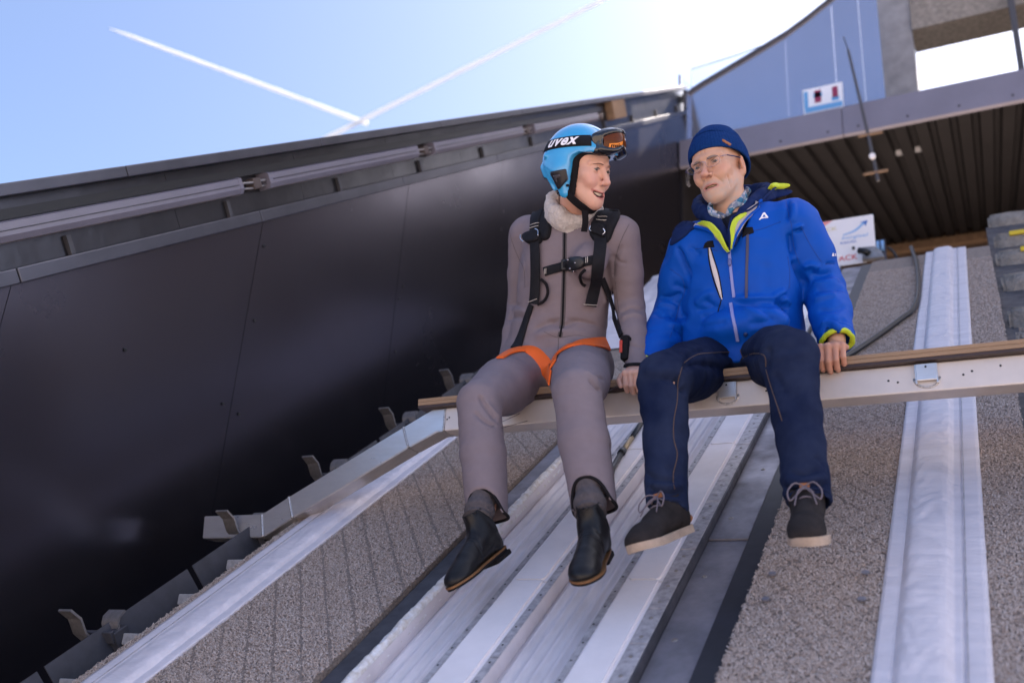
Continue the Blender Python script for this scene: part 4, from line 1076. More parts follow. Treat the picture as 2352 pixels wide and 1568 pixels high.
wp = root('person', (-1.30, 2.80, 1.0), 'smiling person in grey ski-jump suit with blue helmet, sitting on the bar', 'person')
WR = ortho(np.array([[-0.25, 0.928, 0.276], [-0.923, -0.141, -0.359], [-0.294, -0.344, 0.892]]))
HW = Frame((-1.131, 2.509, 1.672), WR)
w_neck = P(1316, 505, 2.665)
J = dict(pel=P(1270, 838, 2.85), wai=P(1285, 742, 2.81), che=P(1300, 632, 2.745), upc=P(1308, 565, 2.70), nk=w_neck,
         shA=P(1208, 540, 2.72), shB=P(1428, 540, 2.67), elA=P(1196, 705, 2.86), elB=P(1447, 700, 2.80), wrA=P(1172, 828, 2.79), wrB=P(1466, 846, 2.705),
         hiA=P(1218, 848, 2.83), hiB=P(1338, 845, 2.83), knA=P(1100, 925, 2.42), knB=P(1325, 902, 2.39), anA=P(1119, 1165, 2.365), anB=P(1362, 1142, 2.325))
# body (skin) : head, hands and the figure under the suit
optW = dict(neck=w_neck + np.array([0, 0.01, -0.02]), nr=0.043, w=0.93, jaw=0.043, smile=True, eye=0.0030, eyez=0.0000, cw=0.0365, cu=0.0150, mo=0.0080, mu=-0.0800, cf=0.076, naso=True, ears=False, brow=0.7, nose=0.003, nw=0.92, ck=0.004, lipf=-0.0035, lip=0.85)
hv, hq = sculpt_head(HW, optW)
hv = laplace(hv, hq, 1, 0.4)
g = SDF(np.array([-1.75, 2.2, 0.40]), np.array([-0.80, 3.05, 1.66]), 0.010)
g.rc(J['pel'], J['che'], 0.075, 0.08, 0); g.rc(J['che'], J['nk'], 0.08, 0.05, 0.03); g.rc(J['shA'], J['shB'], 0.045, 0.045, 0.04)
for q in 'AB':
    g.chain([J['sh' + q], J['el' + q], J['wr' + q]], [0.04, 0.034, 0.026], 0.03); g.chain([J['hi' + q], J['kn' + q], J['an' + q]], [0.075, 0.045, 0.026], 0.03)
    pass
bv, bq = g.mesh()
hndB = sculpt_hand(J['wrB'] + np.array([0.0, -0.004, 0.0]), (0.1, -0.55, -0.35), (0.05, -0.55, 0.8), (-1, 0, 0), scale=0.92)
hndA = sculpt_hand(J['wrA'], (-0.15, 0.35, -0.8), (-1.0, -0.3, 0.1), (0, -1, 0), scale=0.92, h=0.004)
Vb, Qb = join_quads([(hv, hq), (bv, bq), hndA, hndB])
wbody = obj('body', Vb, Qb, M_skinW, wp, True)
L = HW.inv(Vb); C = np.tile(np.array([0.66, 0.37, 0.275]), (len(Vb), 1))
def near(L, p, r): return np.exp(-(((L - np.array(p)) / np.array(r)) ** 2).sum(1))
for sx in (-1, 1):
    w_ = near(L, (sx * 0.042, 0.078, -0.036), (0.022, 0.03, 0.02))[:, None] * 0.5; C = C * (1 - w_) + np.array([0.62, 0.26, 0.22]) * w_
    w_ = near(L, (sx * 0.033, 0.09, -0.004), (0.018, 0.03, 0.009))[:, None] * 0.22; C = C * (1 - w_) + np.array([0.42, 0.23, 0.19]) * w_
w_ = near(L, (0, 0.115, -0.038), (0.014, 0.014, 0.012))[:, None] * 0.55; C = C * (1 - w_) + np.array([0.62, 0.24, 0.20]) * w_
def lipmask(L, mu, cw, cu, mo, th):
    x = np.clip(np.abs(L[:, 0]) / cw, 0, 1.2); yu = mu + cu * x ** 2 + (mo + 0.003) * np.sqrt(np.clip(1 - x * x, 0, 1)); yl = mu + cu * x ** 2 - (mo + 0.004) * np.sqrt(np.clip(1 - x * x, 0, 1))
    d = np.minimum(np.abs(L[:, 2] - yu), np.abs(L[:, 2] - yl)); ins = (L[:, 2] < yu) & (L[:, 2] > yl); d[ins] = 0
    return np.exp(-(d / th) ** 2) * (L[:, 1] > 0.06) * (x < 1.05)
w_ = lipmask(L, optW['mu'], optW['cw'], optW['cu'], optW['mo'], 0.0020)[:, None] * 0.7; C = C * (1 - w_) + np.array([0.48, 0.14, 0.13]) * w_
dk = ((L[:, 1] < 0.094) & (L[:, 1] > 0.05) & (np.abs(L[:, 2] - optW['mu'] - 0.003) < 0.010) & (np.abs(L[:, 0]) < 0.027) & (vnormals(Vb, Qb) @ WR[:, 1] > 0.2))
C[dk & (L[:, 1] < 0.0905)] = (0.10, 0.02, 0.02)
set_pigment(wbody, C)
eye_parts(HW, wbody, (0.05, 0.035, 0.025), (0.25, -0.05)); brow_parts(HW, wbody, mat('brown_hair', (0.22, 0.12, 0.08), 0.8), 0.0013, 0.003, -0.004)
# teeth
V = []; F = []
nT = 10
for i in range(nT):
    a0, a1 = (i - nT / 2) / (nT / 2), (i + 1 - nT / 2) / (nT / 2)
    pts = []
    for a in (a0 + 0.02, a1 - 0.02):
        x = 0.0300 * a; f = 0.0905 - 0.0135 * a * a; zt = optW['mu'] + 0.0100 + 0.0115 * a * a; zb = zt - (0.0110 - 0.0035 * abs(a))
        pts += [(x, f, zt), (x, f + 0.0006, zb)]
    m_ = [(p[0], p[1] - 0.004, p[2]) for p in pts]
    tv = [HW(*p) for p in (pts[0], pts[2], pts[3], pts[1])] + [HW(*p) for p in (m_[0], m_[2], m_[3], m_[1])]
    b = MB(); b.add(tv, [(0, 1, 2, 3), (7, 6, 5, 4), (0, 4, 5, 1), (1, 5, 6, 2), (2, 6, 7, 3), (3, 7, 4, 0)])
    b.build('tooth', mat('teeth', (0.72, 0.62, 0.48), 0.25, coat=0.3), wbody)

# suit
g = SDF(np.array([-1.80, 2.22, 0.40]), np.array([-0.82, 3.08, 1.70]), 0.0052)
axf = np.array([0.0, 1.0, 0.0])
def tb(a, b, r1, r2, k=0.04, fl=0.70): g.rc(a, b, r1, r2, k, flat=(axf, fl))
tb(J['pel'] + np.array([0, 0, -0.01]), J['wai'], 0.185, 0.160, 0, 0.80)
tb(J['wai'], J['che'], 0.158, 0.166, 0.05, 0.68); tb(J['che'], J['upc'], 0.166, 0.160, 0.05, 0.64)
g.rc(J['shA'] + np.array([0.02, 0, 0.0]), J['shB'] + np.array([-0.02, 0, 0.0]), 0.066, 0.066, 0.05)
g.rc(J['upc'] + np.array([0, 0.02, 0.02]), w_neck + np.array([0, 0.0, -0.005]), 0.085, 0.060, 0.05)
for sx, c in ((-1, P(1248, 600, 2.655)), (1, P(1356, 600, 2.62))): g.ell(c, (0.06, 0.045, 0.06), None, 0.05)
for q, rk, rl in (('A', 0.066, 0.067), ('B', 0.069, 0.070)):
    g.chain([J['hi' + q], J['kn' + q] * 0.55 + J['hi' + q] * 0.45, J['kn' + q]], [0.106, 0.090, rk], 0.045, 0.02)
    g.chain([J['kn' + q], J['kn' + q] * 0.5 + J['an' + q] * 0.5, J['an' + q] + (J['an' + q] - J['kn' + q]) * 0.10], [rk, rl, rl * 0.86], 0.012, 0.012)
for q in 'AB':
    g.chain([J['sh' + q], J['sh' + q] * 0.45 + J['el' + q] * 0.55, J['el' + q]], [0.062, 0.055, 0.049], 0.022, 0.012)
    g.chain([J['el' + q], J['el' + q] * 0.5 + J['wr' + q] * 0.5, J['wr' + q]], [0.049, 0.047, 0.038], 0.010, 0.010)
# hems: arched opening over the instep, hollow inside
HEM = {}
for q in 'AB':
    k_, a_ = J['kn' + q], J['an' + q]; ax = (a_ - k_); Lg = np.linalg.norm(ax); ax = ax / Lg
    fr_ = np.array([0.12 if q == 'A' else 0.05, -1, 0]); fr_ = fr_ - ax * (fr_ @ ax); fr_ /= np.linalg.norm(fr_); sd_ = np.cross(ax, fr_)
    HEM[q] = (k_, ax, fr_, sd_, Lg)
    sl, X = g.block(np.minimum(a_, a_) - 0.16, a_ + 0.16); D = X - k_.astype(np.float32); t = D @ ax.astype(np.float32)
    ph = np.arctan2(D @ sd_.astype(np.float32), D @ fr_.astype(np.float32) + 1e-6)
    T_ = Lg + 0.032 - 0.058 * np.sqrt(np.clip(1 - (ph / 1.05) ** 2, 0, 1)) - 0.006 * np.cos(2 * ph)
    g.F[sl] = np.maximum(g.F[sl], (t - T_).astype(np.float32))
    rl = 0.051 if q == 'A' else 0.053
    g.rc(a_ - ax * 0.05, a_ + ax * 0.12, rl, rl, 0.0, sub=True)
g.rc(w_neck + np.array([0, 0, 0.02]), w_neck + np.array([0.01, -0.02, 0.12]), 0.056, 0.07, 0.004, sub=True)
sv, sq = g.mesh(); sv = laplace(sv, sq, 2, 0.5)
bvS = bvh_of(sv, sq)
fold_w = [([(1255, 735), (1290, 748), (1330, 738)], -0.007, 0.008), ([(1222, 760), (1262, 742), (1290, 735)], -0.006, 0.009), ([(1300, 735), (1350, 742), (1405, 762)], -0.006, 0.009), ([(1225, 775), (1290, 760), (1400, 775)], 0.006, 0.016),
          ([(1422, 718), (1450, 706), (1490, 715)], -0.008, 0.007), ([(1425, 732), (1455, 722), (1488, 732)], 0.005, 0.010), ([(1162, 735), (1190, 728), (1215, 738)], -0.006, 0.007), ([(1165, 720), (1190, 712), (1215, 720)], 0.004, 0.008), ([(1168, 700), (1195, 700)], -0.004, 0.006),
          ([(1098, 905), (1118, 935), (1143, 968)], -0.008, 0.007), ([(1088, 945), (1112, 966), (1142, 980)], -0.007, 0.007), ([(1112, 918), (1135, 945), (1150, 962)], 0.005, 0.010), ([(1160, 985), (1200, 960), (1250, 935)], -0.003, 0.006), ([(1352, 870), (1372, 890), (1382, 898)], -0.008, 0.007), ([(1365, 862), (1388, 872)], -0.005, 0.006), ([(1340, 850), (1375, 872)], 0.004, 0.012),
          ([(1195, 560), (1205, 600), (1205, 635)], -0.003, 0.006), ([(1432, 560), (1412, 600), (1408, 640)], -0.005, 0.008), ([(1405, 585), (1420, 600), (1440, 605)], -0.005, 0.006), ([(1230, 650), (1225, 700)], 0.003, 0.012), ([(1385, 690), (1415, 700)], 0.004, 0.014), ([(1240, 800), (1300, 790), (1360, 790)], -0.003, 0.01),
          ([(1340, 520), (1330, 535)], -0.002, 0.006), ([(1355, 518), (1340, 540)], -0.002, 0.006), ([(1440, 790), (1480, 800)], -0.003, 0.006), ([(1150, 800), (1190, 790)], -0.003, 0.008)]
fold_w = [(a, b * 1.35, c * 0.9) for a, b, c in fold_w]; sv = folds(sv, sq, bvS, fold_w); sv = lump(sv, sq, 0.0030, 9.0, 3.0); sv = lump(sv, sq, 0.0014, 28.0, 5.0, (0.6, 0.6, 1.4)); sv = laplace(sv, sq, 1, 0.3)
suit = obj('suit', sv, sq, M_neo, wp, True); bvS = bvh_of(sv, sq)
for q in 'AB':
    k_, ax, fr_, sd_, Lg = HEM[q]; pts = []
    for ph in np.linspace(-math.pi, math.pi, 60, endpoint=False):
        T_ = Lg + 0.032 - 0.058 * math.sqrt(max(0, 1 - (ph / 1.05) ** 2)) - 0.006 * math.cos(2 * ph); d_ = fr_ * math.cos(ph) + sd_ * math.sin(ph)
        o_ = k_ + ax * T_; h_ = bvS.ray_cast(Vector(o_ - ax * 0.008 + d_ * 0.03), Vector(d_))
        if h_[0] is not None and h_[3] < 0.09: pts.append(np.array(h_[0]) + d_ * 0.004 + ax * 0.006)
    pts = np.array(pts)
    for _ in range(3): pts = 0.5 * pts + 0.25 * (np.roll(pts, 1, 0) + np.roll(pts, -1, 0))
    V, F = tube_geo(pts, 0.0048, 8, closed=True); obj('hem_trim', V, F, M_trim, suit, True)
def seamline(px, r=0.0009, m=M_seam, par=None, bv=None, name='seam'):
    pts = [h_[0] + h_[1] * 0.0004 for h_ in (hit(bv or bvS, u, v) for u, v in smooth_path(px, 5)) if h_ is not None]
    if len(pts) > 2:
        V, F = tube_geo(pts, r, 5); obj(name, V, F, m, par or suit, True)
for px in ([(1170, 530), (1178, 560), (1190, 590), (1204, 620), (1206, 660)], [(1445, 515), (1432, 540), (1420, 570), (1412, 610), (1415, 660), (1422, 720)], [(1283, 775), (1282, 800), (1278, 812)], [(1232, 960), (1180, 980), (1150, 982)], [(1120, 985), (1190, 950), (1258, 925)], [(1390, 905), (1420, 880), (1450, 862)],
           [(1160, 990), (1165, 1060), (1172, 1150)], [(1392, 940), (1402, 1040), (1410, 1110)], [(1250, 762), (1283, 775), (1330, 770), (1400, 790)]): seamline(px)
# zip
zp, A_, N_ = surf_ribbon(bvS, [(1297, 508), (1297, 560), (1296, 620), (1294, 690), (1292, 738), (1290, 752), (1286, 774)], 0.017, 0.0018, M_seam, suit, 'zip_tape')
surf_ribbon(bvS, [(1297, 508), (1297, 560), (1296, 620), (1294, 690), (1292, 738), (1290, 752), (1286, 774)], 0.007, 0.0034, M_trim, zp, 'zip_teeth')
surf_patch(bvS, [(1293, 509), (1302, 509), (1303, 517), (1300, 521), (1295, 521), (1292, 516)], 0.006, M_metal, zp, 'zip_slider', 1.5, 2)
surf_patch(bvS, [(1294, 522), (1301, 522), (1301, 534), (1294, 534)], 0.005, M_trim, zp, 'zip_pull', 1.5, 2, curve=1)
# collar band and fleece neck warmer
def ringpts(c, ux, uy, rx, ry, n=40, wob=0.0): return np.array([c + ux * rx * math.cos(a) + uy * ry * math.sin(a) for a in np.linspace(0, 2 * math.pi, n, endpoint=False)])
nax = HW(0, -0.02, -0.05) - w_neck; nax /= np.linalg.norm(nax)
ux = np.array([1.0, 0, 0]) - nax * nax[0]; ux /= np.linalg.norm(ux); uy = np.cross(nax, ux)
V, F = tube_geo(ringpts(w_neck - nax * 0.018 - uy * 0.004, ux, uy, 0.088, 0.082), 0.009, 10, closed=True); obj('collar_band', V, F, M_trim, suit, True)
c0 = w_neck + np.array([0.010, -0.020, 0.004]) + nax * 0.006; g = SDF(c0 - 0.15, c0 + 0.16, 0.0035)
for i, a in enumerate(np.linspace(0, 2 * math.pi, 26, endpoint=False)):
    p = c0 + nax * (0.012 + 0.006 * math.sin(2 * a) + 0.004 * math.sin(5 * a)) + ux * 0.074 * math.cos(a) + uy * 0.070 * math.sin(a); a2 = a + 2 * math.pi / 26
    p2 = c0 + nax * (0.012 + 0.006 * math.sin(2 * a2) + 0.004 * math.sin(5 * a2)) + ux * 0.074 * math.cos(a2) + uy * 0.070 * math.sin(a2)
    rr = 0.021 + 0.004 * math.sin(3 * a + 1) + (0.006 if math.cos(a) < -0.3 else 0); g.rc(p, p2, rr, rr, 0.008); g.rc(p + nax * 0.022 * (1 + 0.35 * math.cos(a + 2.9)), p2 + nax * 0.022 * (1 + 0.35 * math.cos(a2 + 2.9)), rr * 0.8, rr * 0.8, 0.012)
fv, fq = g.mesh(); fv = lump(fv, fq, 0.004, 40, 1.0); fv = lump(fv, fq, 0.0016, 150, 4.0)
obj('neck_warmer', fv, fq, M_wool, wp, True)

# helmet
g = SDF(HW(0, 0, 0.02) - 0.21, HW(0, 0, 0.02) + 0.21, 0.0030); R = WR
g.ell(HW(0, -0.010, 0.036), (0.101, 0.124, 0.112), R, 0)
g.ell(HW(0, -0.030, -0.010), (0.097, 0.098, 0.095), R, 0.04)
for sx in (-1, 1): g.rc(HW(sx * 0.075, -0.005, -0.02), HW(sx * 0.070, 0.010, -0.085), 0.032, 0.022, 0.03)
g.ell(HW(0, 0.078, 0.062), (0.074, 0.055, 0.030), R, 0.04)
for sx in (-1, 1):  # raised rib above the temples
    g.rc(HW(sx * 0.0915, -0.075, 0.026), HW(sx * 0.078, 0.070, 0.040), 0.0105, 0.010, 0.006); g.rc(HW(sx * 0.070, -0.100, -0.010), HW(sx * 0.079, -0.035, -0.080), 0.0105, 0.010, 0.008)
sl, X = g.block(HW.t - 0.3, HW.t + 0.3); q = (X - HW.t.astype(np.float32)) @ R.astype(np.float32)
x_, f_, u_ = q[..., 0], q[..., 1], q[..., 2]
# face opening: below the brim and in front of the ear piece, rounded corner
fo = 0.026; uo = 0.047 - 0.0 * f_
d1 = fo - f_; d2 = u_ - uo - 0.10 * (f_ - 0.08)
opn = np.where((d1 > -0.03) & (d2 > -0.03), np.sqrt(np.maximum(d1 + 0.03, 0) ** 2 + np.maximum(d2 + 0.03, 0) ** 2) - 0.03, np.maximum(d1, d2))
g.F[sl] = np.maximum(g.F[sl], -opn.astype(np.float32))
g.F[sl] = np.maximum(g.F[sl], (-(u_ + 0.104 - 1.0 * np.clip(-f_ - 0.01, 0, 0.06))).astype(np.float32) * 0.8)
inner = np.sqrt((x_ / 0.070) ** 2 + ((f_ + 0.010) / 0.107) ** 2 + ((u_ - 0.030) / 0.098) ** 2) - 1
g.F[sl] = np.maximum(g.F[sl], -(inner * 0.09).astype(np.float32)); g.F[sl] = np.maximum(g.F[sl], -(np.maximum(np.sqrt((x_ / 0.080) ** 2 + ((f_ + 0.008) / 0.10) ** 2) - 1, u_ / 0.1 - 0.0) * 0.08).astype(np.float32))
kv, kq = g.mesh(); kv = laplace(kv, kq, 4, 0.5)
helm = obj('helmet', kv, kq, M_helm, wp, True); bvH = bvh_of(kv, kq)
# black padding inside the helmet
g = SDF(HW(0, 0, 0) - 0.17, HW(0, 0, 0) + 0.17, 0.0035)
g.ell(HW(0, -0.010, 0.030), (0.0845, 0.108, 0.0985), R, 0); g.rc(HW(0, -0.02, 0.0), HW(0, 0.0, -0.085), 0.082, 0.074, 0.02, flat=(R[:, 1], 1.08))
sl, X = g.block(HW.t - 0.3, HW.t + 0.3); q = (X - HW.t.astype(np.float32)) @ R.astype(np.float32); x_, f_, u_ = q[..., 0], q[..., 1], q[..., 2]
d1 = 0.040 - f_; d2 = u_ - 0.043; opn = np.where((d1 > -0.03) & (d2 > -0.03), np.sqrt(np.maximum(d1 + 0.03, 0) ** 2 + np.maximum(d2 + 0.03, 0) ** 2) - 0.03, np.maximum(d1, d2))
g.F[sl] = np.maximum(g.F[sl], -opn.astype(np.float32)); g.F[sl] = np.maximum(g.F[sl], (-(u_ + 0.099)).astype(np.float32)); g.F[sl] = np.maximum(g.F[sl], (f_ - 0.092).astype(np.float32))
inn = np.sqrt((x_ / 0.0690) ** 2 + ((f_ + 0.012) / 0.097) ** 2 + ((np.maximum(u_, 0.02) - 0.03) / 0.088) ** 2) - 1; g.F[sl] = np.maximum(g.F[sl], -(inn * 0.08).astype(np.float32))
pv_, pq_ = g.mesh(); obj('padding', laplace(pv_, pq_, 1), pq_, M_trim, helm, True)
# rim along the edge of the opening
pts = []
for sx in (1, -1):
    prof = [(0.0245, -0.080), (0.026, -0.03), (0.029, 0.015), (0.046, 0.038), (0.075, 0.0465)]
    row = []
    for f, u in prof:
        o_ = HW(sx * 0.3, f, u); h_ = bvH.ray_cast(Vector(o_), Vector(R[:, 0] * -sx))
        if h_[0] is not None: row.append(np.array(h_[0]))
    pts.append(np.array(row))
for row in pts:
    if len(row) > 3:
        V, F = tube_geo(smooth_path(row, 5), 0.0032, 6); obj('rim', V, F, M_helm, helm, True)
# goggle strap around the shell with lettering
def around(ang, u0, tilt):
    d = R @ np.array([math.sin(ang), math.cos(ang), 0.0]); c = HW(0, -0.010, u0 + tilt * math.cos(ang))
    h_ = bvH.ray_cast(Vector(c + d * 0.4), Vector(-d)); return (np.array(h_[0]), d) if h_[0] is not None else (c + d * 0.11, d)
angs = np.linspace(RAD(38), RAD(322), 90); V = []; bandw = 0.036
U0, TL = 0.071, 0.017
def band_pt(a, w_, lift):
    p0, d = around(a, U0 + w_, TL); n_ = d * 0.9 + R[:, 2] * 0.25; return p0 + n_ * lift
for a in angs:
    V += [band_pt(a, -bandw / 2, -0.001), band_pt(a, -bandw / 2, 0.003), band_pt(a, 0, 0.0034), band_pt(a, bandw / 2, 0.003), band_pt(a, bandw / 2, -0.001)]
F = [(5 * i + j, 5 * i + j + 1, 5 * i + 5 + j + 1, 5 * i + 5 + j) for i in range(len(angs) - 1) for j in range(4)]
stp = obj('goggle_strap', V, F, M_web, helm, True); fix_normals(stp.data)
tv, tf = text_mesh('uvex', 1.0, 0.22, 0.03, space=1.1)
tv = tv - np.array([tv[:, 0].min(), tv[:, 1].min(), 0]); sx_ = 0.128 / tv[:, 0].max(); sy_ = 0.026 / tv[:, 1].max()
rad = 0.112; V = []
bm = bmesh.new(); vs_ = [bm.verts.new((a[0] * sx_, a[1] * sy_, 0)) for a in tv]
for f in tf:
    try: bm.faces.new([vs_[i] for i in f])
    except ValueError: pass
bmesh.ops.triangulate(bm, faces=bm.faces[:]); bmesh.ops.subdivide_edges(bm, edges=[e for e in bm.edges if e.calc_length() > 0.006], cuts=2)
bmesh.ops.triangulate(bm, faces=bm.faces[:]); bm.verts.index_update()
AR = RAD(124)
V = [band_pt(AR - v.co.x / rad, v.co.y - 0.0125, 0.0052) for v in bm.verts]; F = [[v.index for v in f.verts] for f in bm.faces]; bm.free()
o = obj('strap_lettering', V, F, mat('white_print', (0.85, 0.82, 0.84), 0.6), helm); fix_normals(o.data)
# goggles resting on the front of the helmet
GO = Frame(HW(-0.002, 0.112, 0.086), ortho(WR @ np.array(Matrix.Rotation(RAD(2), 3, 'Z')) @ np.array(Matrix.Rotation(RAD(14), 3, 'X'))))
g = SDF(GO.t - 0.14, GO.t + 0.14, 0.0028)
gr_ = [GO.R[:, 0], GO.R[:, 1], GO.R[:, 2]]
def arc(x, u, dz=0.0): return GO(x, 0.030 - 0.055 * (x / 0.075) ** 2 + dz, u)
top = [arc(x, 0.034 - 0.020 * (abs(x) / 0.065) ** 2.5) for x in np.linspace(-0.060, 0.060, 13)]; bot = [arc(x, -0.030 + 0.015 * math.exp(-(x / 0.018) ** 2) + 0.007 * (abs(x) / 0.065) ** 3) for x in np.linspace(-0.060, 0.060, 17)]
for ch_ in (top, bot):
    g.chain(ch_, [0.0095] * len(ch_), 0.004); g.chain([p - GO.R[:, 1] * 0.020 for p in ch_], [0.011] * len(ch_), 0.012)
for e in (0, -1):
    g.rc(top[e], bot[e], 0.0095, 0.0095, 0.006); g.rc(top[e] - GO.R[:, 1] * 0.020, bot[e] - GO.R[:, 1] * 0.020, 0.012, 0.012, 0.010)
gv, gq = g.mesh(); obj('goggle_frame', laplace(gv, gq, 4), gq, mat('gloss_black', (0.008, 0.008, 0.010), 0.18, coat=0.6), helm, True)
V = []; xs = np.linspace(-0.060, 0.060, 28); us = np.linspace(0, 1, 10)
for x in xs:
    a_ = 0.034 - 0.020 * (abs(x) / 0.065) ** 2.5; c_ = -0.030 + 0.015 * math.exp(-(x / 0.018) ** 2) + 0.007 * (abs(x) / 0.065) ** 3
    for t in us: V.append(arc(x, c_ + (a_ - c_) * t, 0.006 + 0.006 * math.sin(math.pi * t)))
F = [(i * 10 + j, i * 10 + j + 1, (i + 1) * 10 + j + 1, (i + 1) * 10 + j) for i in range(27) for j in range(9)]
lens = obj('goggle_lens', V, F, mat('amber_lens', (0.10, 0.026, 0.004), 0.12, spec=0.25), helm, True); fix_normals(lens.data)
V = [];
for x in np.linspace(0.004, 0.049, 10):
    for t in (0.10, 0.34): 
        a_ = 0.034 - 0.020 * (abs(x) / 0.065) ** 2.5; c_ = -0.030 + 0.015 * math.exp(-(x / 0.018) ** 2) + 0.007 * (abs(x) / 0.065) ** 3; V.append(arc(x, c_ + (a_ - c_) * t, 0.0075 + 0.006 * math.sin(math.pi * t)))
o = obj('lens_print', V, [(2 * i, 2 * i + 1, 2 * i + 3, 2 * i + 2) for i in range(9)], mat('orange_print', (0.75, 0.22, 0.01), 0.4), lens); fix_normals(o.data)
tv, tf = text_mesh('malo', 0.022, 0, 0.0008); tv = tv - tv.min(0)
V = [arc(0.044 - a[0] * 0.8, -0.022 + a[1] * 0.75, 0.0095 + 0.004 * min(1, a[1] / 0.02)) for a in tv]; o = obj('lens_lettering', V, tf, M_trim, lens); fix_normals(o.data)
V, F = tube_geo([arc(0.060, 0.016, -0.018), arc(0.060, 0.0, -0.02), arc(0.060, -0.02, -0.018)], 0.012, 8); obj('strap_clip', V, F, M_trim, helm, True)
# ear vent and screws on the side of the shell
def hpx(zx, zy): return (1148.4 + 0.18312 * zx, 258.4 + 0.18312 * zy)
surf_patch(bvH, [hpx(*p) for p in ((640, 745), (655, 738), (815, 708), (832, 716), (850, 835), (845, 852), (748, 960), (735, 962), (642, 775))], 0.006, mat('vent_black', (0.016, 0.014, 0.018), 0.3), helm, 'ear_vent', 1.6, 3, curve=1)
surf_patch(bvH, [hpx(*p) for p in ((680, 790), (760, 772), (770, 800), (725, 835), (735, 875), (715, 862))], 0.002, mat('vent_grey', (0.05, 0.045, 0.055), 0.3), helm, 'vent_relief', 1.2, 1.5, curve=1, lift=0.006)
for zx, zy in ((845, 915), (718, 1022)):
    c = hpx(zx, zy); surf_patch(bvH, [(c[0] + 3.6 * math.cos(a), c[1] + 3.6 * math.sin(a)) for a in np.linspace(0, 2 * math.pi, 10, endpoint=False)], 0.004, M_trim, helm, 'screw', 1.2, 2, curve=1)
# chin strap
cs = [HW(0.078, 0.018, -0.085), HW(0.070, 0.040, -0.104), HW(0.045, 0.058, -0.122), HW(0.010, 0.066, -0.132), HW(-0.035, 0.060, -0.124), HW(-0.066, 0.035, -0.104)]
def band3d(path, nrm, width, thick, m, parent, name):
    A = smooth_path(path, 8); T = np.gradient(A, axis=0); T /= np.linalg.norm(T, axis=1)[:, None]; V = []
    for i in range(len(A)):
        n_ = np.array(nrm(A[i])); n_ -= T[i] * (n_ @ T[i]); n_ /= np.linalg.norm(n_); w_ = np.cross(n_, T[i]) * width / 2
        V += [A[i] - w_ - n_ * thick / 2, A[i] - w_ + n_ * thick / 2, A[i] + w_ + n_ * thick / 2, A[i] + w_ - n_ * thick / 2]
    F = [(4 * i + j, 4 * i + (j + 1) % 4, 4 * i + 4 + (j + 1) % 4, 4 * i + 4 + j) for i in range(len(A) - 1) for j in range(4)] + [(0, 1, 2, 3), tuple(4 * (len(A) - 1) + j for j in range(4))]
    o = obj(name, V, F, m, parent); fix_normals(o.data); return auto_smooth(o, 50)
band3d(cs, lambda p: p - HW(0, 0.01, -0.07), 0.022, 0.008, M_trim, helm, 'chin_strap')
band3d([HW(0.030, 0.062, -0.128), HW(0.018, 0.064, -0.165), HW(0.012, 0.060, -0.20)], lambda p: R[:, 1] + R[:, 0] * 0.5, 0.020, 0.006, M_trim, helm, 'strap_end')

# harness
har = surf_patch(bvS, [(1222, 500), (1232, 492), (1262, 492), (1268, 515), (1263, 545), (1250, 553), (1236, 552), (1222, 545)], 0.016, M_web, wp, 'harness', 2.4, 7)
bvS2 = bvS
surf_patch(bvS, [(1367, 498), (1378, 489), (1412, 487), (1425, 494), (1412, 525), (1398, 556), (1372, 558), (1357, 545), (1356, 525)], 0.016, M_web, har, 'shoulder_pad', 2.4, 7)
sl1, _, _ = surf_ribbon(bvS, [(1243, 494), (1237, 512), (1234, 530), (1234, 569), (1235, 635), (1231, 697)], [0.040, 0.039, 0.036, 0.036], 0.004, M_web, har, 'strap', lift=0.0155)
sr1, _, _ = surf_ribbon(bvS, [(1402, 490), (1394, 505), (1386, 522), (1378, 561), (1368, 630), (1353, 700)], [0.042, 0.042, 0.040, 0.040], 0.004, M_web, har, 'strap', lift=0.0155)
surf_ribbon(bvS, [(1251, 624), (1275, 617), (1300, 611)], 0.030, 0.004, M_web, har, 'chest_strap', lift=0.004)
surf_ribbon(bvS, [(1335, 604), (1350, 600), (1364, 597)], 0.030, 0.004, M_web, har, 'chest_strap', lift=0.004)
bk = surf_patch(bvS, [(1291, 600), (1297, 596), (1312, 596), (1318, 593), (1332, 591), (1342, 594), (1346, 604), (1340, 614), (1328, 619), (1314, 621), (1296, 623), (1291, 618)], 0.014, mat('buckle_black', (0.012, 0.012, 0.014), 0.35), har, 'chest_buckle', 1.8, 3, lift=0.004)
surf_patch(bvS, [(1299, 602), (1309, 601), (1310, 614), (1300, 616)], 0.003, M_web, bk, 'buckle_slot', 1.5, 2, lift=0.018, curve=1)
for u, v in ((1315.5, 598.5), (1329, 604), (1320, 614.5)): surf_patch(bvS, [(u + 1.7 * math.cos(a), v + 1.7 * math.sin(a)) for a in np.linspace(0, 6.28, 8, endpoint=False)], 0.003, M_metal, bk, 'rivet', 1.0, 1, curve=1, lift=0.018)
for (px, n_) in (([(1313, 594), (1319, 592.5), (1322, 595)], 'b'), ([(1320, 620), (1327, 617), (1326, 622)], 'b')): surf_patch(bvS, px, 0.004, M_metal, bk, 'release_tab', 1.0, 1, curve=1, lift=0.013)
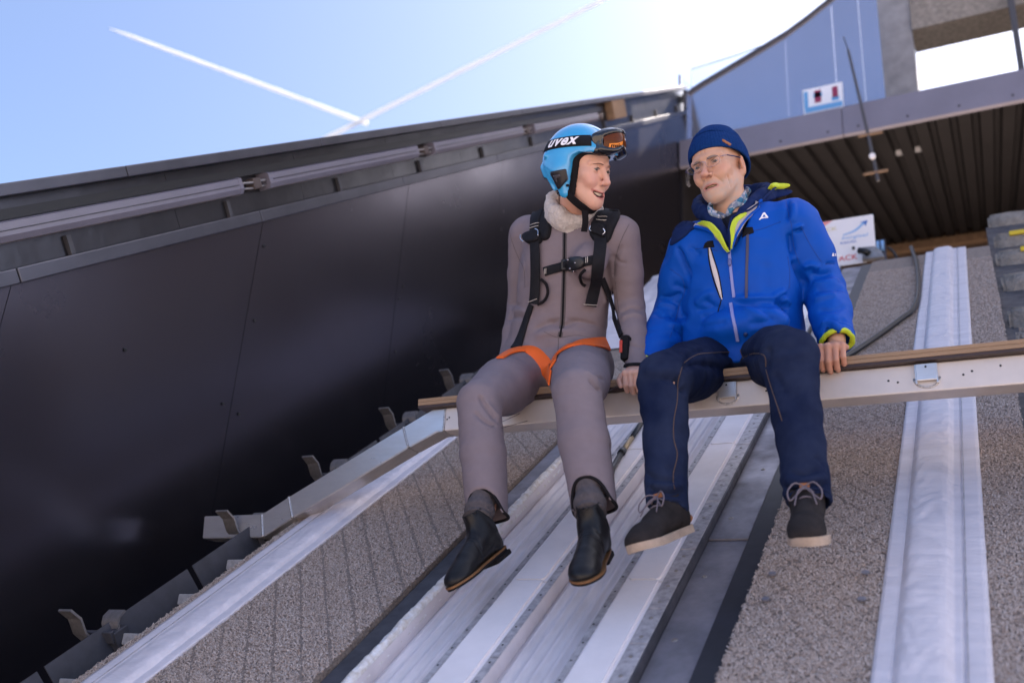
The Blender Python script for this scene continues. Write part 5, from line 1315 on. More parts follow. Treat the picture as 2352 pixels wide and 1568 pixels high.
# stitching and adjusters
for px in ([(1228, 523), (1247, 518)], [(1226, 529), (1245, 524)], [(1219, 544), (1241, 539)], [(1223, 692), (1241, 687)], [(1377, 507), (1400, 508)], [(1375, 513), (1399, 514)], [(1366, 524), (1394, 527)], [(1339, 696), (1365, 698)], [(1253, 617), (1253, 630)], [(1256, 616), (1256, 629)], [(1350, 594), (1350, 606)], [(1353, 593), (1353, 605)]):
    a = np.linspace(0, 1, 7); pts = []
    for t in a:
        h_ = hit(bvS, px[0][0] + (px[1][0] - px[0][0]) * t, px[0][1] + (px[1][1] - px[0][1]) * t); 
        if h_ is not None: pts.append(h_[0] + h_[1] * (0.0205 if px[0][1] < 600 or px[0][1] > 650 else 0.0095))
    if len(pts) < 2: continue
    V, F = tube_geo(pts, 0.0011, 5); obj('stitching', V, F, M_stitch, har, True)
for px in ([(1214, 543), (1240, 536), (1246, 539), (1247, 552), (1240, 560), (1219, 563)], [(1364, 521), (1394, 523), (1396, 535), (1393, 546), (1366, 542), (1362, 532)]):
    ad = surf_patch(bvS, px, 0.012, M_web, har, 'adjuster', 1.8, 4, lift=0.018)
for pts in ([(1240, 536), (1247, 540), (1246, 552)], [(1363, 528), (1361, 534), (1365, 538)], [(1395, 531), (1398, 536), (1393, 541)], [(1213, 545), (1213, 556), (1218, 563)]):
    Pp = [hit(bvS, *p) for p in pts]
    if all(h_ is not None for h_ in Pp):
        V, F = tube_geo(smooth_path([h_[0] + h_[1] * 0.030 for h_ in Pp], 5), 0.0020, 6); obj('adjuster_ring', V, F, M_metal, har, True)
# loops hanging from the straps
for pts in ([(1246, 640), (1258, 652), (1262, 672), (1255, 690), (1240, 700)], [(1347, 618), (1337, 628), (1337, 645), (1344, 655)]):
    Pp = [hit(bvS, *p) for p in pts]; V, F = tube_geo(smooth_path([h_[0] + h_[1] * 0.013 for h_ in Pp if h_ is not None], 6), 0.0050, 8); obj('gear_loop', V, F, M_trim, har, True)
surf_ribbon(bvS, [(1222, 700), (1210, 735), (1197, 775), (1186, 800)], [0.022, 0.030, 0.040], 0.004, M_web, har, 'side_strap', lift=0.004)
surf_ribbon(bvS, [(1381, 640), (1396, 680), (1414, 728), (1430, 772)], [0.020, 0.022, 0.020], 0.004, M_web, har, 'side_strap', lift=0.006)
o1, _, _ = surf_ribbon(bvS, [(1149, 824), (1172, 810), (1206, 803), (1232, 814), (1254, 843), (1266, 868)], [0.026, 0.037, 0.045, 0.050, 0.046], 0.004, M_org, har, 'leg_loop', lift=0.004)
o2, _, _ = surf_ribbon(bvS, [(1272, 838), (1280, 815), (1308, 796), (1352, 789), (1393, 791), (1428, 799)], [0.032, 0.036, 0.042, 0.050, 0.050], 0.004, M_org, har, 'leg_loop', lift=0.004)
for u in (1411, 1415): 
    h0, h1 = hit(bvS, u, 786), hit(bvS, u + 1, 806)
    if h0 and h1: V, F = tube_geo([h0[0] + h0[1] * 0.006, h1[0] + h1[1] * 0.006], 0.0012, 5); obj('stitching', V, F, mat('orange_thread', (0.85, 0.32, 0.12), 0.7), o2, True)
c = P(1440, 803, 2.70)
b = MB(); b.box(c[0] - 0.013, c[0] + 0.013, c[1] - 0.030, c[1] + 0.035, c[2] - 0.042, c[2] + 0.042, 0.007); o = b.build('hip_buckle', M_trim, har)
b = MB(); b.box(c[0] - 0.014, c[0] - 0.004, c[1] - 0.033, c[1] - 0.0295, c[2] - 0.020, c[2] + 0.022, 0.001); b.build('buckle_mark', mat('red_mark', (0.45, 0.04, 0.02), 0.5), o)
b = MB(); b.tube(smooth_path([P(1441, 775, 2.70), P(1455, 790, 2.70), P(1459, 810, 2.70), P(1452, 828, 2.70)], 5), 0.010, 8); b.build('hip_pad', M_trim, har, True)
band3d([P(1452, 822, 2.72), P(1456, 850, 2.72), P(1455, 882, 2.74)], lambda p: (0.2, -1, 0), 0.028, 0.004, M_org, har, 'leg_loop')
b = MB(); c = P(1147, 823, 2.66); b.box(c[0] - 0.022, c[0] + 0.014, c[1] - 0.01, c[1] + 0.02, c[2] - 0.014, c[2] + 0.012, 0.004); b.build('hip_buckle', M_trim, har)
band3d([J['wrB'] + np.array([-0.040, -0.02, 0.005]), J['wrB'] + np.array([-0.012, -0.050, -0.003]), J['wrB'] + np.array([0.026, -0.040, -0.003]), J['wrB'] + np.array([0.042, 0.0, 0.0])], lambda p: p - J['wrB'], 0.010, 0.004, M_trim, suit, 'cuff_trim')

# boots and socks
def foot_frame(heel, toe, upv):
    f = np.array(toe) - np.array(heel); f /= np.linalg.norm(f); u = np.array(upv, float); u = u - f * (u @ f); u /= np.linalg.norm(u); r = np.cross(f, u)
    return Frame(heel, np.stack([r, f, u], 1))
for q, heel, toe in (('A', P(1142, 1272, 2.375), P(1058, 1340, 2.215)), ('B', P(1380, 1272, 2.335), P(1343, 1336, 2.155))):
    an = J['an' + q]; sh = an + HEM[q][1] * 0.04
    fr_ = foot_frame(heel, toe, (an - heel)); 
    V, Q = sculpt_shoe(fr_, 'boot'); V = laplace(V, Q, 1, 0.4)
    N = vnormals(V, Q); l_ = fr_.inv(V); d = np.zeros(len(V))
    for f0, u0 in ((0.085, 0.075), (0.10, 0.06), (0.055, 0.105)): d -= 0.0016 * np.exp(-((l_[:, 1] - f0 + 0.4 * (l_[:, 2] - u0)) / 0.004) ** 2) * (np.abs(l_[:, 2] - u0) < 0.035)
    V = V + N * d[:, None]
    bt = obj('boot', V, Q, M_boot, wp, True); pv_ = Vector(fr_(0, 0.01, 0.10) - ORG[wp.name]); bt.matrix_basis = Matrix.Translation(pv_) @ Matrix.Scale(0.93, 4) @ Matrix.Translation(-pv_)
    for sx in (-1, 1):   # elastic side panel
        tvb = BVHTree.FromPolygons([tuple(v) for v in V], [tuple(int(i) for i in k) for k in Q]); G = []
        for i in range(9):
            for j in range(7):
                uu = 0.055 + 0.082 * i / 8; ww = (0.012 + 0.012 * i / 8); ff = 0.002 + ww * (j / 3 - 1); o_ = fr_(sx * 0.2, ff, uu); h_ = tvb.ray_cast(Vector(o_), Vector(fr_.R[:, 0] * -sx)); G.append((np.array(h_[0]) + fr_.R[:, 0] * sx * 0.0012) if h_[0] is not None else fr_(sx * 0.035, ff, uu))
        o = obj('elastic_panel', G, [(7 * i + j, 7 * i + j + 1, 7 * i + 7 + j + 1, 7 * i + 7 + j) for i in range(8) for j in range(6)], M_elas, bt, True); fix_normals(o.data)
    V, F = sole_geo(fr_, -0.0025, 0.003, 0.003); o = obj('welt', V, F, M_welt, bt); fix_normals(o.data); auto_smooth(o, 50)
    V, F = sole_geo(fr_, -0.0085, -0.0027, 0.0015); o = obj('sole', V, F, M_trim, bt); fix_normals(o.data); auto_smooth(o, 50)
    b = MB(lambda x, y, z: fr_(x, y, z)); b.box(-0.031, 0.031, -0.030, 0.052, -0.026, -0.0097, 0.004); b.build('heel', M_trim, bt)
    V, F = tube_geo([fr_(0, -0.030, 0.128), fr_(0, -0.042, 0.146), fr_(0, -0.033, 0.153)], 0.004, 6); obj('pull_tab', V, F, M_elas, bt, True)
    top = fr_(0, 0.004, 0.11); a0 = J['an' + q] - HEM[q][1] * 0.075; n = 16; path = [a0 + (top - a0) * t for t in np.linspace(0, 1, n)]
    V, F = tube_geo(path, [0.040 + 0.0035 * math.sin(t * 19) + (0.002 if i % 3 == 0 else 0) for i, t in enumerate(np.linspace(0, 1, n))], 28); obj('sock', V, F, M_sock, wp, True)

# ================================================================== the person in the blue jacket
M_skinM = mat('skin_tan', (0.55, 0.33, 0.24), 0.5, attr='pigment', sss=0.10, bump=0.15, bscale=180, bdist=0.003)
M_jkt = mat('blue_shell', (0.001, 0.072, 0.42), 0.55, var=0.05, vscale=20, bump=0.10, bscale=700, bdist=0.001, spec=0.2)
M_jseam = mat('blue_seam', (0.003, 0.045, 0.28), 0.6)
M_navy = mat('navy_lining', (0.008, 0.020, 0.085), 0.8, spec=0.15, bump=0.3, bscale=120, bdist=0.002, var=0.2, vscale=40)
M_lime = mat('lime_piping', (0.50, 0.60, 0.03), 0.6, bump=0.2, bscale=60)
M_glin = mat('grey_lining', (0.36, 0.32, 0.33), 0.8)
M_swt = mat('navy_sweater', (0.010, 0.011, 0.022), 0.95, bump=0.6, bscale=300, bdist=0.002)
M_jean = mat('denim', (0.0035, 0.008, 0.032), 0.9, spec=0.08, col2=(0.024, 0.033, 0.068), vscale=6, var=0.3, bump=0.35, bscale=420, bdist=0.001)
M_thr = mat('jean_thread', (0.085, 0.055, 0.045), 0.9)
M_suede = mat('grey_suede', (0.034, 0.029, 0.029), 0.92, var=0.35, vscale=30, bump=0.4, bscale=300, bdist=0.001, spec=0.1)
M_crepe = mat('cream_sole', (0.46, 0.35, 0.27), 0.7, var=0.3, vscale=30)
M_lace = mat('lace', (0.16, 0.13, 0.15), 0.9)
M_tan = mat('tan_leather', (0.30, 0.11, 0.04), 0.6)
M_hat = mat('blue_knit', (0.007, 0.038, 0.16), 0.95, var=0.35, vscale=140, bump=0.7, bscale=320, bdist=0.002, spec=0.1)
M_zip = mat('lilac_zip', (0.24, 0.26, 0.55), 0.5)

mp_ = root('person', (-0.70, 2.85, 1.0), 'older person in blue jacket, jeans and knitted blue hat, sitting on the bar', 'person')
MR = ortho(np.array([[-0.968, -0.212, -0.137], [0.244, -0.924, -0.295], [-0.064, -0.319, 0.946]]))
HM = Frame((-0.724, 2.699, 1.695), MR)
m_neck = P(1688, 512, 2.765)
K = dict(pel=P(1708, 815, 2.90), wai=P(1702, 735, 2.87), che=P(1700, 640, 2.825), upc=P(1702, 570, 2.79), nk=m_neck,
         shA=P(1592, 574, 2.77), shB=P(1826, 515, 2.80), elA=P(1548, 712, 2.88), elB=P(1890, 660, 2.90), wrA=P(1492, 838, 2.745), wrB=P(1922, 782, 2.775),
         hiA=P(1642, 838, 2.86), hiB=P(1768, 822, 2.86), knA=P(1524, 868, 2.43), knB=P(1814, 822, 2.42), anA=P(1532, 1160, 2.335), anB=P(1856, 1138, 2.315))
optM = dict(neck=m_neck + np.array([0, 0.01, -0.03]), nr=0.053, w=0.95, jaw=0.050, gaunt=0.004, lip=0.75, eye=0.0030, eyez=-0.0010, cw=0.028, cu=-0.003, mo=0.0050, mu=-0.0765, cf=0.086, naso=True, ears=True, brow=1.35, nose=0.006, nw=1.25, bags=True, chin=0.004, sinew=True, ck=0.0)
hv, hq = sculpt_head(HM, optM); hv = laplace(hv, hq, 1, 0.35)
# wrinkles: forehead, crow's feet, cheek lines
N = vnormals(hv, hq); L = HM.inv(hv); d = np.zeros(len(hv))
def crease(L, pts, amp, wd):
    amp *= 1.35
    best = np.full(len(L), 9.0)
    for a, b in zip(pts[:-1], pts[1:]): best = np.minimum(best, seg_dist(L, np.array(a), np.array(b))[0])
    return amp * np.exp(-(best / wd) ** 2)
for sx in (-1, 1):
    d -= crease(L, [(sx * 0.006, 0.094, 0.022), (sx * 0.008, 0.094, 0.044)], 0.0028, 0.0024)
    for k in range(3): d -= crease(L, [(sx * 0.050, 0.068, 0.006 - 0.007 * k), (sx * 0.066, 0.048, 0.014 - 0.015 * k)], 0.0018, 0.0022)
    d -= crease(L, [(sx * 0.046, 0.078, -0.030), (sx * 0.052, 0.062, -0.060), (sx * 0.047, 0.058, -0.088)], 0.0035, 0.004)
    d -= crease(L, [(sx * 0.022, 0.094, -0.018), (sx * 0.046, 0.080, -0.016)], 0.0022, 0.0024)
    d -= crease(L, [(sx * 0.056, 0.045, -0.05), (sx * 0.050, 0.045, -0.085)], 0.002, 0.004)
for k in range(3): d -= crease(L, [(-0.04, 0.080, 0.040 + 0.010 * k), (0.04, 0.080, 0.040 + 0.010 * k)], 0.0009, 0.002)
hv = hv + N * d[:, None]
g = SDF(np.array([-1.15, 2.15, 0.40]), np.array([-0.25, 3.05, 1.62]), 0.010)
g.rc(K['pel'], K['che'], 0.09, 0.10, 0); g.rc(K['che'], K['nk'], 0.09, 0.055, 0.03); g.rc(K['shA'], K['shB'], 0.04, 0.04, 0.04)
for q in 'AB':
    g.chain([K['sh' + q], K['el' + q], K['wr' + q]], [0.04, 0.034, 0.027], 0.03); g.chain([K['hi' + q], K['kn' + q], K['an' + q]], [0.07, 0.05, 0.034], 0.03)
    g.chain([K['an' + q], K['an' + q] + np.array([0.0, -0.0, -0.06])], [0.033, 0.033], 0.02)
bv, bq = g.mesh()
hB = sculpt_hand(P(1919, 797, 2.757), (0.02, -0.93, -0.36), (0.02, -0.36, 0.93), (-1, 0, 0), scale=1.02)
hA = sculpt_hand(K['wrA'] + np.array([0, 0, -0.01]), (-0.1, -0.7, -0.5), (-0.1, -0.5, 0.8), (1, 0, 0), h=0.0035)
Vb, Qb = join_quads([(hv, hq), (bv, bq), hA, hB])
mbody = obj('body', Vb, Qb, M_skinM, mp_, True)
L = HM.inv(Vb); C = np.tile(np.array([0.56, 0.32, 0.215]), (len(Vb), 1))
def mixc(w_, c):
    global C
    C = C * (1 - w_[:, None]) + np.array(c) * w_[:, None]
mixc(near(L, (0, 0.12, -0.035), (0.02, 0.03, 0.02)) * 0.6, (0.60, 0.25, 0.20))
for sx in (-1, 1): mixc(near(L, (sx * 0.045, 0.07, -0.03), (0.025, 0.04, 0.02)) * 0.45, (0.60, 0.25, 0.17)); mixc(near(L, (sx * 0.033, 0.09, -0.003), (0.02, 0.03, 0.010)) * 0.45, (0.34, 0.19, 0.14)); mixc(near(L, (sx * 0.085, -0.01, -0.014), (0.02, 0.03, 0.04)) * 0.5, (0.60, 0.26, 0.16))
nz = np.array([noise.fractal(Vector(v * 60), 1.0, 2.0, 3) for v in Vb[:len(hv)]]); nz = np.concatenate([nz, np.zeros(len(Vb) - len(hv))])
beard = np.clip((-0.058 - L[:, 2]) / 0.012, 0, 1) * np.clip((L[:, 1] - 0.0) / 0.02, 0, 1) * np.clip((L[:, 2] + 0.150) / 0.02, 0, 1)
mous = near(L, (0, 0.10, -0.060), (0.022, 0.03, 0.008)); side = near(L, (0.068, 0.02, -0.05), (0.03, 0.02, 0.03)) + near(L, (-0.068, 0.02, -0.05), (0.03, 0.02, 0.03))
bw = np.clip(beard * 0.46 + mous * 0.36 + side * 0.30, 0, 0.55) * (0.85 + 0.8 * nz); mixc(np.clip(bw, 0, 0.8), (0.38, 0.32, 0.29))
w_ = lipmask(L, optM['mu'], optM['cw'], optM['cu'], optM['mo'], 0.0026) * 0.8; mixc(w_, (0.45, 0.19, 0.16))
dk = (L[:, 1] < 0.0915) & (L[:, 1] > 0.05) & (np.abs(L[:, 2] - optM['mu']) < 0.0048) & (np.abs(L[:, 0]) < 0.022); C[dk] = (0.07, 0.025, 0.02)
w_ = near(L, (0, 0.0, 0.0), (9, 9, 9)) * 0
hd = np.arange(len(Vb)) >= len(Vb) - len(hB[0]); C[hd] = C[hd] * np.array([0.95, 0.80, 0.78])
set_pigment(mbody, C)
eye_parts(HM, mbody, (0.06, 0.07, 0.075), (-0.15, -0.15)); brow_parts(HM, mbody, mat('grey_brow', (0.24, 0.17, 0.13), 0.9), 0.0030, 0.001, -0.0055, 0.003)
for i in range(8):
    a0, a1 = (i - 4) / 4, (i - 3) / 4; pts = []
    for a in (a0 + 0.03, a1 - 0.03):
        x = 0.021 * a; f = 0.0925 - 0.009 * a * a; zt = optM['mu'] + 0.0045 - 0.002 * a * a; pts += [(x, f, zt), (x, f, zt - 0.0042)]
    m_ = [(p[0], p[1] - 0.004, p[2]) for p in pts]; tv = [HM(*p) for p in (pts[0], pts[2], pts[3], pts[1])] + [HM(*p) for p in (m_[0], m_[2], m_[3], m_[1])]
    b = MB(); b.add(tv, [(0, 1, 2, 3), (7, 6, 5, 4), (0, 4, 5, 1), (1, 5, 6, 2), (2, 6, 7, 3), (3, 7, 4, 0)]); b.build('tooth', mat('old_teeth', (0.50, 0.40, 0.26), 0.3), mbody)
# rimless glasses
gl = None
M_gl = mat('spectacle_glass', (0.98, 0.98, 1.0), 0.02, trans=1.0, ior=1.12); M_wire = mat('spectacle_wire', (0.35, 0.33, 0.42), 0.25, metal=1.0)
for sx in (-1, 1):
    V = []; n = 24
    for y_ in (0.0, -0.0015):
        for a in np.linspace(0, 2 * math.pi, n, endpoint=False):
            ex = 0.0245 * np.sign(math.cos(a)) * abs(math.cos(a)) ** 0.75; ez = 0.0155 * np.sign(math.sin(a)) * abs(math.sin(a)) ** 0.8
            V.append(HM(sx * 0.0335 + ex, 0.1105 - 0.10 * (abs(sx * 0.0335 + ex) - 0.012) ** 2 * 20 * 0.35 + y_, -0.006 + ez))
    F = [tuple(range(n)), tuple(range(2 * n - 1, n - 1, -1))] + [(i, (i + 1) % n, n + (i + 1) % n, n + i) for i in range(n)]
    o = obj('spectacle_lens', V, F, M_gl, mbody); fix_normals(o.data)
    V2, F2 = tube_geo(V[:n], 0.00045, 5, closed=True); obj('lens_rim', V2, F2, M_wire, mbody, True)
    pts = [HM(sx * 0.058, 0.104, 0.002), HM(sx * 0.068, 0.097, 0.003), HM(sx * 0.076, 0.085, 0.003)]; V, F = tube_geo(pts, 0.0011, 6); obj('hinge', V, F, M_wire, mbody, True)
    V, F = tube_geo([HM(sx * 0.076, 0.086, 0.003), HM(sx * 0.080, 0.05, 0.004), HM(sx * 0.080, 0.0, 0.006)], 0.0020, 6); obj('temple_arm', V, F, mat('temple', (0.03, 0.03, 0.10), 0.4), mbody, True)
V, F = tube_geo(smooth_path([HM(-0.011, 0.1115, -0.002), HM(-0.004, 0.1155, 0.003), HM(0.004, 0.1155, 0.003), HM(0.011, 0.1115, -0.002)], 5), 0.0011, 6); obj('bridge', V, F, M_wire, mbody, True)

# knitted hat
nphi, rows = 300, []
def hat_edge(ph): return 0.012 + 0.040 * math.cos(ph) - 0.004 * math.cos(2 * ph)
Vh = []
prof = []
for t in np.linspace(0, 1, 12): prof.append(('in', 1 - t))
for t in np.linspace(0, 1, 16): prof.append(('cuff', t))
for t in np.linspace(0, 1, 30): prof.append(('crown', t))
Mx, My = 0.0875, 0.1100
for kind, t in prof:
    for i in range(nphi):
        ph = 2 * math.pi * i / nphi; e = hat_edge(ph); c_ = math.cos(ph); s_ = math.sin(ph); rib = math.cos(ph * 60)
        ct = 0.064 + 0.006 * math.cos(ph)
        if kind == 'in': k = 0.96; u = e + 0.02 * t; r = 0.968
        elif kind == 'cuff':
            u = e + ct * t; z = (u - 0.02) / 0.125; r = 1.035 * math.sqrt(max(0.05, 1 - max(0, z) ** 2.4)) + 0.022 * math.sin(math.pi * min(1, t * 1.05)) ** 0.6
            r += 0.007 * rib
        else:
            u0 = e + ct - 0.006; u1 = 0.150 + 0.003 * math.cos(ph * 3); u = u0 + (u1 - u0) * (1 - (1 - t) ** 1.9)
            z = (u - 0.02) / 0.131; r = math.sqrt(max(0.0, 1 - max(0, z) ** 2.6)) * (1 - 0.0 * t) + 0.025 * math.exp(-((t - 0.55) / 0.12) ** 2) * (0.6 + 0.4 * math.cos(ph + 1)) - 0.02 * math.exp(-((t - 0.38) / 0.06) ** 2)
            r = max(r, 0.002) * (1 - t ** 6); r += 0.006 * rib * (1 - t) + 0.010 * noise.noise((ph * 1.5, t * 3, 2.0)) * (1 - t)
        Vh.append(HM(s_ * Mx * r, -0.016 + c_ * My * r - 0.010 * max(0, u - 0.06) / 0.1, u))
nr_ = len(prof); F = np.array([(j * nphi + i, j * nphi + (i + 1) % nphi, (j + 1) * nphi + (i + 1) % nphi, (j + 1) * nphi + i) for j in range(nr_ - 1) for i in range(nphi)])
hat = obj('knitted_hat', Vh, F, M_hat, mp_, True); fix_normals(hat.data); bvHat = bvh_of(np.array(Vh), F)
def mpx(zx, zy): return (1521.6 + 0.11355 * zx, 315.8 + 0.11355 * zy)
surf_patch(bvHat, [mpx(*p) for p in ((1205, 40), (1225, 35), (1390, 130), (1385, 165), (1350, 165), (1205, 75))], 0.0025, M_tan, hat, 'hat_label', 1.4, 2, curve=1)

# jeans
g = SDF(np.array([-1.10, 2.12, 0.42]), np.array([-0.22, 3.08, 1.22]), 0.0052)
g.rc(K['hiA'] + np.array([0.03, 0.02, 0.0]), K['hiB'] + np.array([-0.03, 0.02, 0]), 0.105, 0.105, 0)
g.rc(K['pel'], K['wai'], 0.13, 0.12, 0.04)
for q, r3 in (('A', (0.098, 0.084, 0.070, 0.058, 0.053)), ('B', (0.100, 0.087, 0.074, 0.060, 0.053))):
    kn, an, hi = K['kn' + q], K['an' + q], K['hi' + q]
    g.chain([hi, hi * 0.45 + kn * 0.55, kn], r3[:3], 0.035, 0.02); g.chain([kn, kn * 0.55 + an * 0.45, an + (an - kn) * 0.05], [r3[2], r3[3], r3[4]], 0.015, 0.012)
    ax = (an - kn) / np.linalg.norm(an - kn); ap = an.astype(np.float32)
    sl, X = g.block(an - 0.13, an + 0.13); t = (X - ap) @ ax.astype(np.float32); g.F[sl] = np.maximum(g.F[sl], (t - 0.012 - 0.012 * np.sin((X[..., 0] - ap[0]) * 40)).astype(np.float32))
    g.rc(an - ax * 0.03, an + ax * 0.1, r3[4] - 0.008, r3[4] - 0.006, 0, sub=True)
jv, jq = g.mesh(); jv = laplace(jv, jq, 2, 0.5); bvJ = bvh_of(jv, jq)
def npx(zx, zy): return (1378 + 0.31126 * zx, 717.7 + 0.31126 * zy)
def NP(*a): return [npx(*p) for p in a]
fold_j = [(NP((620, 380), (680, 300), (800, 260)), -0.006, 0.010), (NP((600, 420), (700, 380), (900, 400)), -0.007, 0.012), (NP((330, 420), (420, 440), (560, 420)), 0.005, 0.018), (NP((560, 470), (600, 560), (640, 570)), -0.010, 0.012), (NP((440, 480), (540, 500), (600, 480)), -0.005, 0.010),
          (NP((380, 560), (400, 760), (390, 980)), -0.003, 0.020), (NP((330, 1180), (430, 1240), (600, 1230)), -0.007, 0.010), (NP((340, 1290), (460, 1330), (620, 1330)), -0.010, 0.010), (NP((370, 1260), (480, 1285), (620, 1290)), 0.008, 0.014), (NP((400, 1380), (500, 1400), (620, 1420)), -0.006, 0.008), (NP((480, 1120), (560, 1180), (610, 1200)), -0.005, 0.012),
          (NP((1230, 250), (1250, 330), (1220, 420)), -0.006, 0.012), (NP((1290, 300), (1400, 330), (1560, 280)), 0.004, 0.02), (NP((1270, 440), (1330, 520), (1370, 620)), -0.005, 0.014), (NP((1400, 560), (1480, 760), (1500, 950)), -0.003, 0.02), (NP((1390, 1180), (1500, 1200), (1660, 1150)), -0.006, 0.012), (NP((1360, 1290), (1500, 1300), (1680, 1260)), -0.009, 0.010), (NP((1370, 1240), (1500, 1255), (1670, 1215)), 0.007, 0.014), (NP((1390, 1360), (1500, 1350), (1670, 1340)), -0.005, 0.008), (NP((1580, 1050), (1660, 1130)), -0.005, 0.012),
          (NP((900, 300), (1030, 320), (1180, 300)), -0.006, 0.01), (NP((820, 420), (950, 430), (1100, 410)), -0.005, 0.02)]
fold_j = [(a, b * 1.6, c * 0.85) for a, b, c in fold_j]; jv = folds(jv, jq, bvJ, fold_j); jv = lump(jv, jq, 0.0035, 14.0, 8.0); jv = wrinkle(jv, jq, 0.0050, 15.0, 6.0, (1, 1, 1.2)); jv = laplace(jv, jq, 1, 0.3)
jeans = obj('jeans', jv, jq, M_jean, mp_, True); bvJ = bvh_of(jv, jq)
for px in (NP((605, 400), (575, 520), (570, 650), (545, 800), (545, 930), (570, 1050), (540, 1200), (550, 1300)), NP((620, 370), (720, 310), (860, 295), (980, 290)), NP((1035, 230), (1040, 290), (1060, 340)), NP((1065, 330), (1140, 300), (1215, 320), (1225, 400)), NP((1225, 420), (1260, 540), (1320, 720), (1345, 800))):
    seamline(px, 0.0016, M_thr, jeans, bvJ, 'jean_seam')
for q in 'AB':
    an = K['an' + q]; kn = K['kn' + q]; ax = (an - kn) / np.linalg.norm(an - kn); u1 = np.cross(ax, [0, 1, 0]); u1 /= np.linalg.norm(u1); u2 = np.cross(ax, u1); pts = []
    for a in np.linspace(0, 2 * math.pi, 40, endpoint=False):
        d_ = u1 * math.cos(a) + u2 * math.sin(a); h_ = bvJ.ray_cast(Vector(an + ax * 0.000 + d_ * 0.02), Vector(d_))
        if h_[0] is not None and h_[3] < 0.09: pts.append(np.array(h_[0]) + d_ * 0.005 + ax * 0.008)
    pts = np.array(pts)
    for _ in range(3): pts = 0.5 * pts + 0.25 * (np.roll(pts, 1, 0) + np.roll(pts, -1, 0))
    V, F = tube_geo(pts, 0.0055, 7, closed=True); obj('jean_hem', V, F, M_jean, jeans, True)

# sweater under the open jacket
g = SDF(np.array([-1.05, 2.45, 1.05]), np.array([-0.35, 3.10, 1.70]), 0.006)
g.rc(K['wai'], K['che'], 0.120, 0.135, 0, flat=(axf, 0.75)); g.rc(K['che'], K['upc'], 0.135, 0.130, 0.04, flat=(axf, 0.72)); g.rc(K['upc'] + np.array([0, 0.02, 0]), m_neck + np.array([0, 0.01, -0.03]), 0.095, 0.072, 0.04)
g.rc(K['shA'], K['shB'], 0.05, 0.05, 0.04)
wv, wq = g.mesh(); obj('sweater', laplace(wv, wq, 2), wq, M_swt, mp_, True)
# jacket shell
g = SDF(np.array([-1.12, 2.42, 0.92]), np.array([-0.24, 3.16, 1.72]), 0.0046)
def tj(a, b, r1, r2, k=0.04, fl=0.72): g.rc(a, b, r1, r2, k, flat=(axf, fl))
tj(K['pel'] + np.array([0.01, -0.01, -0.02]), K['wai'], 0.192, 0.180, 0, 0.78); tj(K['wai'], K['che'], 0.180, 0.182, 0.05, 0.74); tj(K['che'], K['upc'], 0.182, 0.160, 0.05, 0.72)
g.rc(K['shA'] + np.array([0.025, 0, 0]), K['shB'] + np.array([-0.025, 0, 0]), 0.074, 0.074, 0.05); g.rc(K['upc'] + np.array([0.0, 0.03, 0.01]), m_neck + np.array([0, 0.03, -0.01]), 0.105, 0.090, 0.05)
g.ell(P(1715, 745, 2.735), (0.13, 0.055, 0.05), None, 0.05)
for q in 'AB':
    g.chain([K['sh' + q], K['sh' + q] * 0.5 + K['el' + q] * 0.5, K['el' + q]], [0.080, 0.076, 0.066], 0.025, 0.02); g.chain([K['el' + q], K['el' + q] * 0.5 + K['wr' + q] * 0.5, K['wr' + q]], [0.066, 0.062, 0.052], 0.012, 0.012)
    ax = (K['wr' + q] - K['el' + q]); ax /= np.linalg.norm(ax); wr = K['wr' + q]; sl, X = g.block(wr - 0.12, wr + 0.12); t = (X - wr.astype(np.float32)) @ ax.astype(np.float32); near_ = np.linalg.norm(X - wr.astype(np.float32), axis=-1) < 0.085
    g.F[sl] = np.where(near_, np.maximum(g.F[sl], (t - 0.005).astype(np.float32)), g.F[sl]); g.rc(wr - ax * 0.02, wr + ax * 0.08, 0.043, 0.045, 0, sub=True)
# hem of the jacket over the lap
hemz = 1.035
sl, X = g.block((-1.2, 2.3, 0.8), (-0.2, 3.2, 1.25)); arm = np.minimum(np.linalg.norm(X - K['wrA'].astype(np.float32), axis=-1), np.linalg.norm(X - K['wrB'].astype(np.float32), axis=-1))
g.F[sl] = np.where(arm > 0.12, np.maximum(g.F[sl], (hemz - X[..., 2] + 0.06 * np.clip(X[..., 1] - 2.75, -0.1, 0.1)).astype(np.float32)), g.F[sl])
vb = P(1678, 572, 2.63)
g.rc(m_neck + np.array([0.0, -0.06, 0.04]), vb, 0.088, 0.012, 0.006, sub=True); g.rc(m_neck + np.array([0, 0.0, 0.0]), m_neck + np.array([0, -0.02, 0.12]), 0.080, 0.11, 0.006, sub=True)
jkv, jkq = g.mesh(); jkv = laplace(jkv, jkq, 2, 0.5); bvK = bvh_of(jkv, jkq)
def kpx(zx, zy): return (1435.5 + 0.3112 * zx, 401.9 + 0.3112 * zy)
def KP(*a): return [kpx(*p) for p in a]
